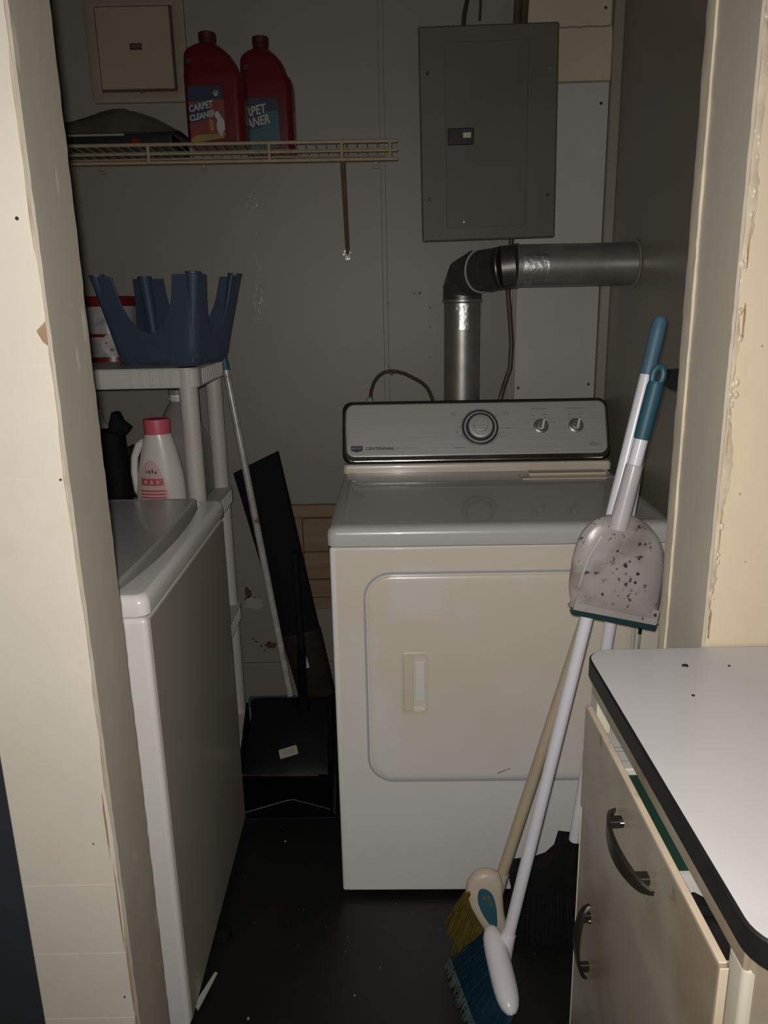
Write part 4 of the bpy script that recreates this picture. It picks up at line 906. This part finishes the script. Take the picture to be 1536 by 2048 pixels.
for q_ in ([(.184, .182), (.190, .190), (.192, .178)], [(.194, .186), (.200, .186), (.196, .174)], [(.198, .172), (.206, .172), (.203, .160)]): part(MB().prism(q_, cpl, .0170, .0178), 'sticker_print', 'label_yellow', sk, smooth=None)
def srcC(u, v): return Vector((.158 + .035 * u, 1.325 + .02 * (v - .5), .195 - .10 * u))
def dstC(u, v): return Vector((.118 + .05 * u, 1.345 - .03 * u + .04 * (v - .5), .085 - .07 * u))
part(strands(320, srcC, dstC, .0017, .0013), 'bristles', 'bristle_yellow', bc, label='yellow bristles')['kind'] = 'stuff'
part(strands(120, lambda u, v: Vector((.150 + .05 * u, 1.33 + .03 * (v - .5), .10 - .03 * u)), lambda u, v: Vector((.125 + .09 * u, 1.34 + .04 * (v - .5), .003)), .0015, .0012), 'bristles', 'bristle_yellow', bc)['kind'] = 'stuff'
# black broom with white pole
bb = thing('broom', 'white-poled broom with a black head standing between dryer and cabinet', 'broom', (.34, 1.42, 0), 'brooms leaning by the dryer')
D0, D1 = Vector((.493, 1.445, 1.115)), Vector((.391, 1.415, .195))
dD = (D1 - D0).normalized()
part(MB().tube([D0, D0 + dD * .005, D1], [.008, .0120, .0120], 16), 'pole', 'pole_white', bb)
bho = [(.262, .112), (.256, .160), (.262, .170), (.315, .176), (.340, .186), (.358, .205), (.366, .238), (.410, .232), (.416, .200), (.430, .175), (.440, .112)]
part(MB().tube([D1 + dD * .03, D1 - dD * .035], [.019, .0165], 16), 'socket', 'black_matte', bb)
part(MB().prism(bho, lambda a, b, t: (a, 1.418 + (t) + (b - .15) * .05, b), -.020, .020), 'broom_head', 'black_matte', bb, smooth=40)
part(strands(420, lambda u, v: Vector((.266 + .17 * u, 1.418 + .03 * (v - .5), .118)), lambda u, v: Vector((.258 + .19 * u, 1.40 + .05 * (v - .5), .002)), .0018, .0015), 'bristles', 'bristle_black', bb, label='black bristles')['kind'] = 'stuff'

# ------------------------------------------------------------ handheld dustpan clipped to the poles
hp = thing('dustpan', 'dirty white dustpan with teal handle hung in front of the brooms', 'dustpan', (.41, 1.29, .79))
E0, E1 = Vector((.4665, 1.300, 1.252)), Vector((.408, 1.282, .985))
dE = (E1 - E0).normalized()
sE = Vector((0, 1, 0)).cross(dE).normalized()
# grip with a hang hole
gl = []
tip = E0
for k in range(13):
    a = math.pi * k / 12; gl.append((.0125 * math.cos(a), -.0125 * math.sin(a)))
def gmap(a, b, t): return tip + dE * (b + .0125) + sE * a + Vector((0, -t, 0))
outer = [(-.0125, .118)] + [(-p[0], p[1]) for p in gl] + [(.0125, .118)]
hole = [(.0055 * math.cos(6.283 * k / 16), .006 + .010 * math.sin(6.283 * k / 16)) for k in range(16)]
mb = MB()
# loop end as a bent tube, then the solid sleeve
lo_ = [gmap(.0088 * math.cos(math.radians(a)), .008 + .0155 * math.sin(math.radians(a)), 0) for a in range(0, 360, 20)]
lo_.append(lo_[0]); mb.tube(lo_, .0056, 8, cap=False)
mb.tube([gmap(0, .018, 0), gmap(0, .026, 0), gmap(0, .09, 0), gmap(0, .112, 0), gmap(0, .116, 0)], [.0125, .0138, .0138, .0132, .0125], 18)
part(mb, 'grip', 'teal_grip', hp, label='teal grip with a hanging hole')
part(MB().tube([gmap(0, .110, 0), gmap(0, .190, 0)], .0118, 16), 'handle', 'pole_white', hp)
part(MB().tube([gmap(0, .160, 0), gmap(0, .164, 0), gmap(0, .20, 0), gmap(0, .275, 0)], [.0135, .0148, .0152, .0170], 18), 'sleeve', 'pan_sleeve', hp)
po = [(.408, .996), (.388, .996), (.366, .988), (.346, .968), (.334, .938), (.328, .905), (.325, .865), (.330, .838), (.336, .826), (.478, .793), (.483, .806), (.487, .840), (.491, .890), (.489, .922), (.480, .950), (.462, .974), (.440, .990), (.424, .996)]
po = catmull(po)
pcx, pcz = .408, .89
def pl(a, b, t, k=1.0): return Vector((pcx + (a - pcx) * k, 1.290 - t + (b - .89) * .03, pcz + (b - pcz) * k))
mb = MB().loft([[pl(a, b, .000, .94) for a, b in po], [pl(a, b, .000, .985) for a, b in po], [pl(a, b, .006, 1.0) for a, b in po], [pl(a, b, .012, .99) for a, b in po], [pl(a, b, .018, .90) for a, b in po], [pl(a, b, .024, .72) for a, b in po], [pl(a, b, .026, .4) for a, b in po]])
pn = part(mb, 'pan', 'pan_dirty', hp, label='dirt-flecked pan', smooth=60)
part(MB().tube([(.338, 1.2665, .872), (.352, 1.2605, .93), (.372, 1.2615, .965)], [.001, .0035, .001], 8), 'ridge', 'pan_sleeve', pn)
dn = Vector((.478 - .336, 0, .793 - .826)).normalized(); up_ = Vector((-dn.z, 0, dn.x)); q0 = Vector((.330, 0, .828))
lw = .152
part(MB().prism([(0, .0), (lw, .0), (lw, .030), (0, .026)], lambda a, b, t: q0 + dn * a + up_ * b + Vector((0, 1.277 - t + (b * .1), 0)), 0, .012), 'front_lip', 'pan_dirty', hp, smooth=30)
part(MB().prism([(-.001, -.007), (lw, -.007), (lw + .001, .003), (0, .002)], lambda a, b, t: q0 + dn * a + up_ * b + Vector((0, 1.280 - t, 0)), 0, .016), 'rubber_edge', 'green_lip', hp, label='dark green rubber edge', smooth=30)
# broom holder on the right wall
hk = thing('broom_hook', 'black hook on the right wall holding the broom handles', 'hook', (RX, 1.33, 1.215))
part(MB().box(RX - .008, RX, 1.30, 1.36, 1.19, 1.25, .003, 1), 'plate', 'black_plastic', hk)
part(MB().prism([(RX - .006, 1.243), (.492, 1.240), (.487, 1.232), (.487, 1.212), (.498, 1.206), (RX - .006, 1.196)], lambda a, b, t: (a, 1.325 - t, b), -.012, .012), 'arm', 'black_plastic', hk)
# thin rod beyond the counter
rd = thing('thin_rod', 'thin grey rod with a black tip standing behind the counter edge', 'rod', (.517, 1.45, 0))
part(MB().tube([(.510, 1.45, .0), (.5165, 1.45, .70)], .0028, 8), 'shaft', 'mop_pole', rd)
part(MB().tube([(.5165, 1.45, .697), (.518, 1.45, .735)], .0038, 8), 'tip', 'black_plastic', rd)

# ------------------------------------------------------------ kitchen cabinet and counter
kc = thing('base_cabinet', 'stained beige metal base cabinet with open drawer under the counter', 'cabinet', (.5, .70, 0))
CX, CY0, CY1 = .268, .474, .918
part(MB().box(CX + .002, 1.30, CY0, CY0 + .018, 0.0, .888, .008, 3), 'side_panel', 'cabinet_beige', kc)
part(MB().box(CX + .002, 1.30, CY1 - .018, CY1, 0.0, .888, .002, 1), 'side_panel', 'cabinet_beige', kc)
part(MB().box(CX, CX + .02, CY0 + .002, CY1 - .002, .857, .888, .002, 1), 'top_rail', 'cabinet_beige', kc)
part(MB().box(CX, CX + .02, CY0 + .0005, CY0 + .030, .05, .862, .006, 3), 'stile', 'cabinet_light', kc)
part(MB().box(CX, CX + .02, CY1 - .03, CY1 - .0005, .05, .862, .003, 2), 'stile', 'cabinet_light', kc)
part(MB().box(CX, CX + .02, CY0 + .03, CY1 - .03, .690, .712, .002, 1), 'mid_rail', 'cabinet_beige', kc)
part(MB().box(CX + .03, 1.30, CY0 + .018, CY1 - .018, .0, .06), 'plinth', 'black_matte', kc)
part(MB().box(1.28, 1.30, CY0 + .018, CY1 - .018, .06, .888), 'back_panel', 'cabinet_beige', kc)
dd = part(MB().box(.2505, .2585, .480, .880, .714, .860, .0025, 2), 'drawer', 'cabinet_beige', kc)
part(MB().box(.2515, .2580, .482, .878, .8595, .8612, .0005, 1), 'drawer_top_edge', 'cabinet_edge', dd, label='chipped cream top edge of the drawer')
part(MB().box(.2512, .2582, .4788, .4802, .718, .858, .0004, 1), 'drawer_end_edge', 'cabinet_edge', dd)
for y in (.512, .846): part(MB().box(.2585, .66, y - .004, y + .004, .724, .828), 'drawer_side', 'cabinet_light', dd)
part(MB().box(.2585, .66, .508, .850, .720, .726), 'drawer_bottom', 'cabinet_light', dd)
part(MB().box(.652, .66, .508, .850, .726, .828), 'drawer_back', 'cabinet_light', dd)
kd = part(MB().box(.2600, .2672, .486, .905, .06, .700, .003, 2), 'cabinet_door', 'cabinet_beige', kc)
part(MB().box(.2596, .2676, .9046, .9066, .07, .695, .0006, 1), 'door_end_edge', 'cabinet_light', kd)
def bow_handle(p0, p1, out, dirn, par, m, wd=.012):
    """arched pull: pointed ends, wide curved bar standing off the face"""
    p0, p1 = Vector(p0), Vector(p1); ax_ = (p1 - p0).normalized(); sd_ = ax_.cross(Vector(dirn)).normalized(); D = Vector(dirn); L_ = (p1 - p0).length
    rows = []
    for k in range(21):
        f_ = k / 20; o_ = out * (math.sin(math.pi * min(1, max(0, f_))) ** .55); hw = wd * (.25 + .75 * math.sin(math.pi * f_) ** .6)
        c = p0 + ax_ * L_ * f_ + D * (o_ + .001); tk = .0035
        rows.append([c - sd_ * hw, c + sd_ * hw, c + sd_ * hw * .8 + D * tk, c - sd_ * hw * .8 + D * tk])
    h = part(MB().loft(rows), 'handle', m, par, label='arched dark metal pull', smooth=40)
    for f_ in (.16, .84):
        c = p0 + ax_ * L_ * f_; o_ = out * math.sin(math.pi * f_) ** .55
        mb_ = MB().loft([[c + ax_ * a + sd_ * b + D * t for a, b in rr(-.006, .006, -.0045, .0045, .002, 3)] for t in (0, o_ + .002)])
        part(mb_, 'handle_foot', m, h)
    c = p0 + ax_ * L_ * .2
    part(MB().tube([c + D * .0006 - sd_ * .002, c + D * .004 - sd_ * .002], [.004, .003], 10), 'handle_screw', 'chrome', h)
    return h
bow_handle((.2505, .735, .812), (.2505, .612, .810), .019, (-1, 0, 0), dd, 'aged_bronze')
bow_handle((.2600, .838, .592), (.2600, .832, .480), .015, (-1, 0, 0), kd, 'aged_bronze')
# worktop
ct = thing('countertop', 'white laminate countertop with black metal edge and rounded corners', 'countertop', (.6, .68, .889))
OUTC = rr(.2580, 1.32, .436, .9285, .034, 8)
INC = rr(.2605, 1.3175, .4385, .926, .0315, 8)
zt = lambda L, z: [Vector((a, b, z)) for a, b in L]
part(MB().loft([zt(INC, .8895), zt(OUTC, .8905), zt(OUTC, .9125), zt(INC, .9142), zt(INC, .905)], False, False), 'edge_band', 'counter_edge', ct, label='ribbed black edge band')
part(MB().loft([zt(INC, .8898), zt(INC, .9140)]), 'laminate', 'counter_white', ct)
# things in the drawer
one(MB().box(.2600, .38, .760, .838, .728, .846, .002, 1), 'white_box', 'paper_white', 'white packet at the far end of the open drawer', 'box')
wbx = bpy.data.objects['white_box']
for y in (.775, .795, .803): part(MB().box(.2600 - .0004, .38, y, y + .0012, .8455, .8464), 'fold_line', 'print_grey', wbx, origin=None, smooth=None)
one(MB().box(.2600, .40, .600, .757, .728, .842, .002, 1), 'green_box', 'green_card', 'dark green box in the middle of the open drawer', 'box')
one(mound(.261, .39, .518, .592, .728, lambda u: .112, 12, 14, 5), 'black_bag', 'black_film', 'crumpled shiny black plastic bag at the near end of the drawer', 'bag', smooth=50)
one(MB().prism([(.2610, .594), (.2610, .599), (.33, .599), (.33, .594)], lambda a, b, t: (a, b, t), .728, .846), 'white_card', 'paper_white', 'white card between the green box and the black bag', 'card', smooth=None)
# stains on the countertop
for x, y, r in ((.345, .562, .006), (.372, .553, .003)): part(MB().prism(blob2d(x, y, r, r * 1.1, 14, .15), lambda a, b, t: (a, b, t), .9139, .9144), 'stain_ring', 'beige_board', ct, smooth=None)
for x, y, r in ((.372, .875, .004), (.425, .872, .0016), (.352, .80, .0018)): part(MB().prism(blob2d(x, y, r, r, 10, .4), lambda a, b, t: (a, b, t), .9139, .9150), 'crumb', 'dirt', ct, smooth=None)

# ------------------------------------------------------------ small debris on the floor
one(MB().prism([(-.402, 1.238), (-.372, 1.300), (-.366, 1.298), (-.392, 1.226)], lambda a, b, t: (a, b, t + (b - 1.22) * .25), .001, .003), 'paper_strip', 'scrap_paper', 'bent white paper strip beside the washing machine foot', 'paper', smooth=None)
one(MB().lathe([(.022, .0), (.026, .008), (.018, .016), (.006, .020)], -.385, 1.42, 9).jitter(.004), 'lint_clump', 'black_soft', 'dark lint clump at the washer base', 'lint', smooth=60)
cr = MB()
for _ in range(26):
    x, y = random.uniform(-.36, .25), random.uniform(1.0, 1.75); r = random.choice((.0008, .001, .0015, .0022)) * random.uniform(.7, 1.2)
    cr.box(x - r, x + r * random.uniform(.5, 1.5), y - r, y + r, .0, r * .8)
tag(part(cr, 'floor_crumbs', 'scrap_paper', None, smooth=None), 'pale crumbs scattered over the dark floor', 'crumbs', None, 'stuff')
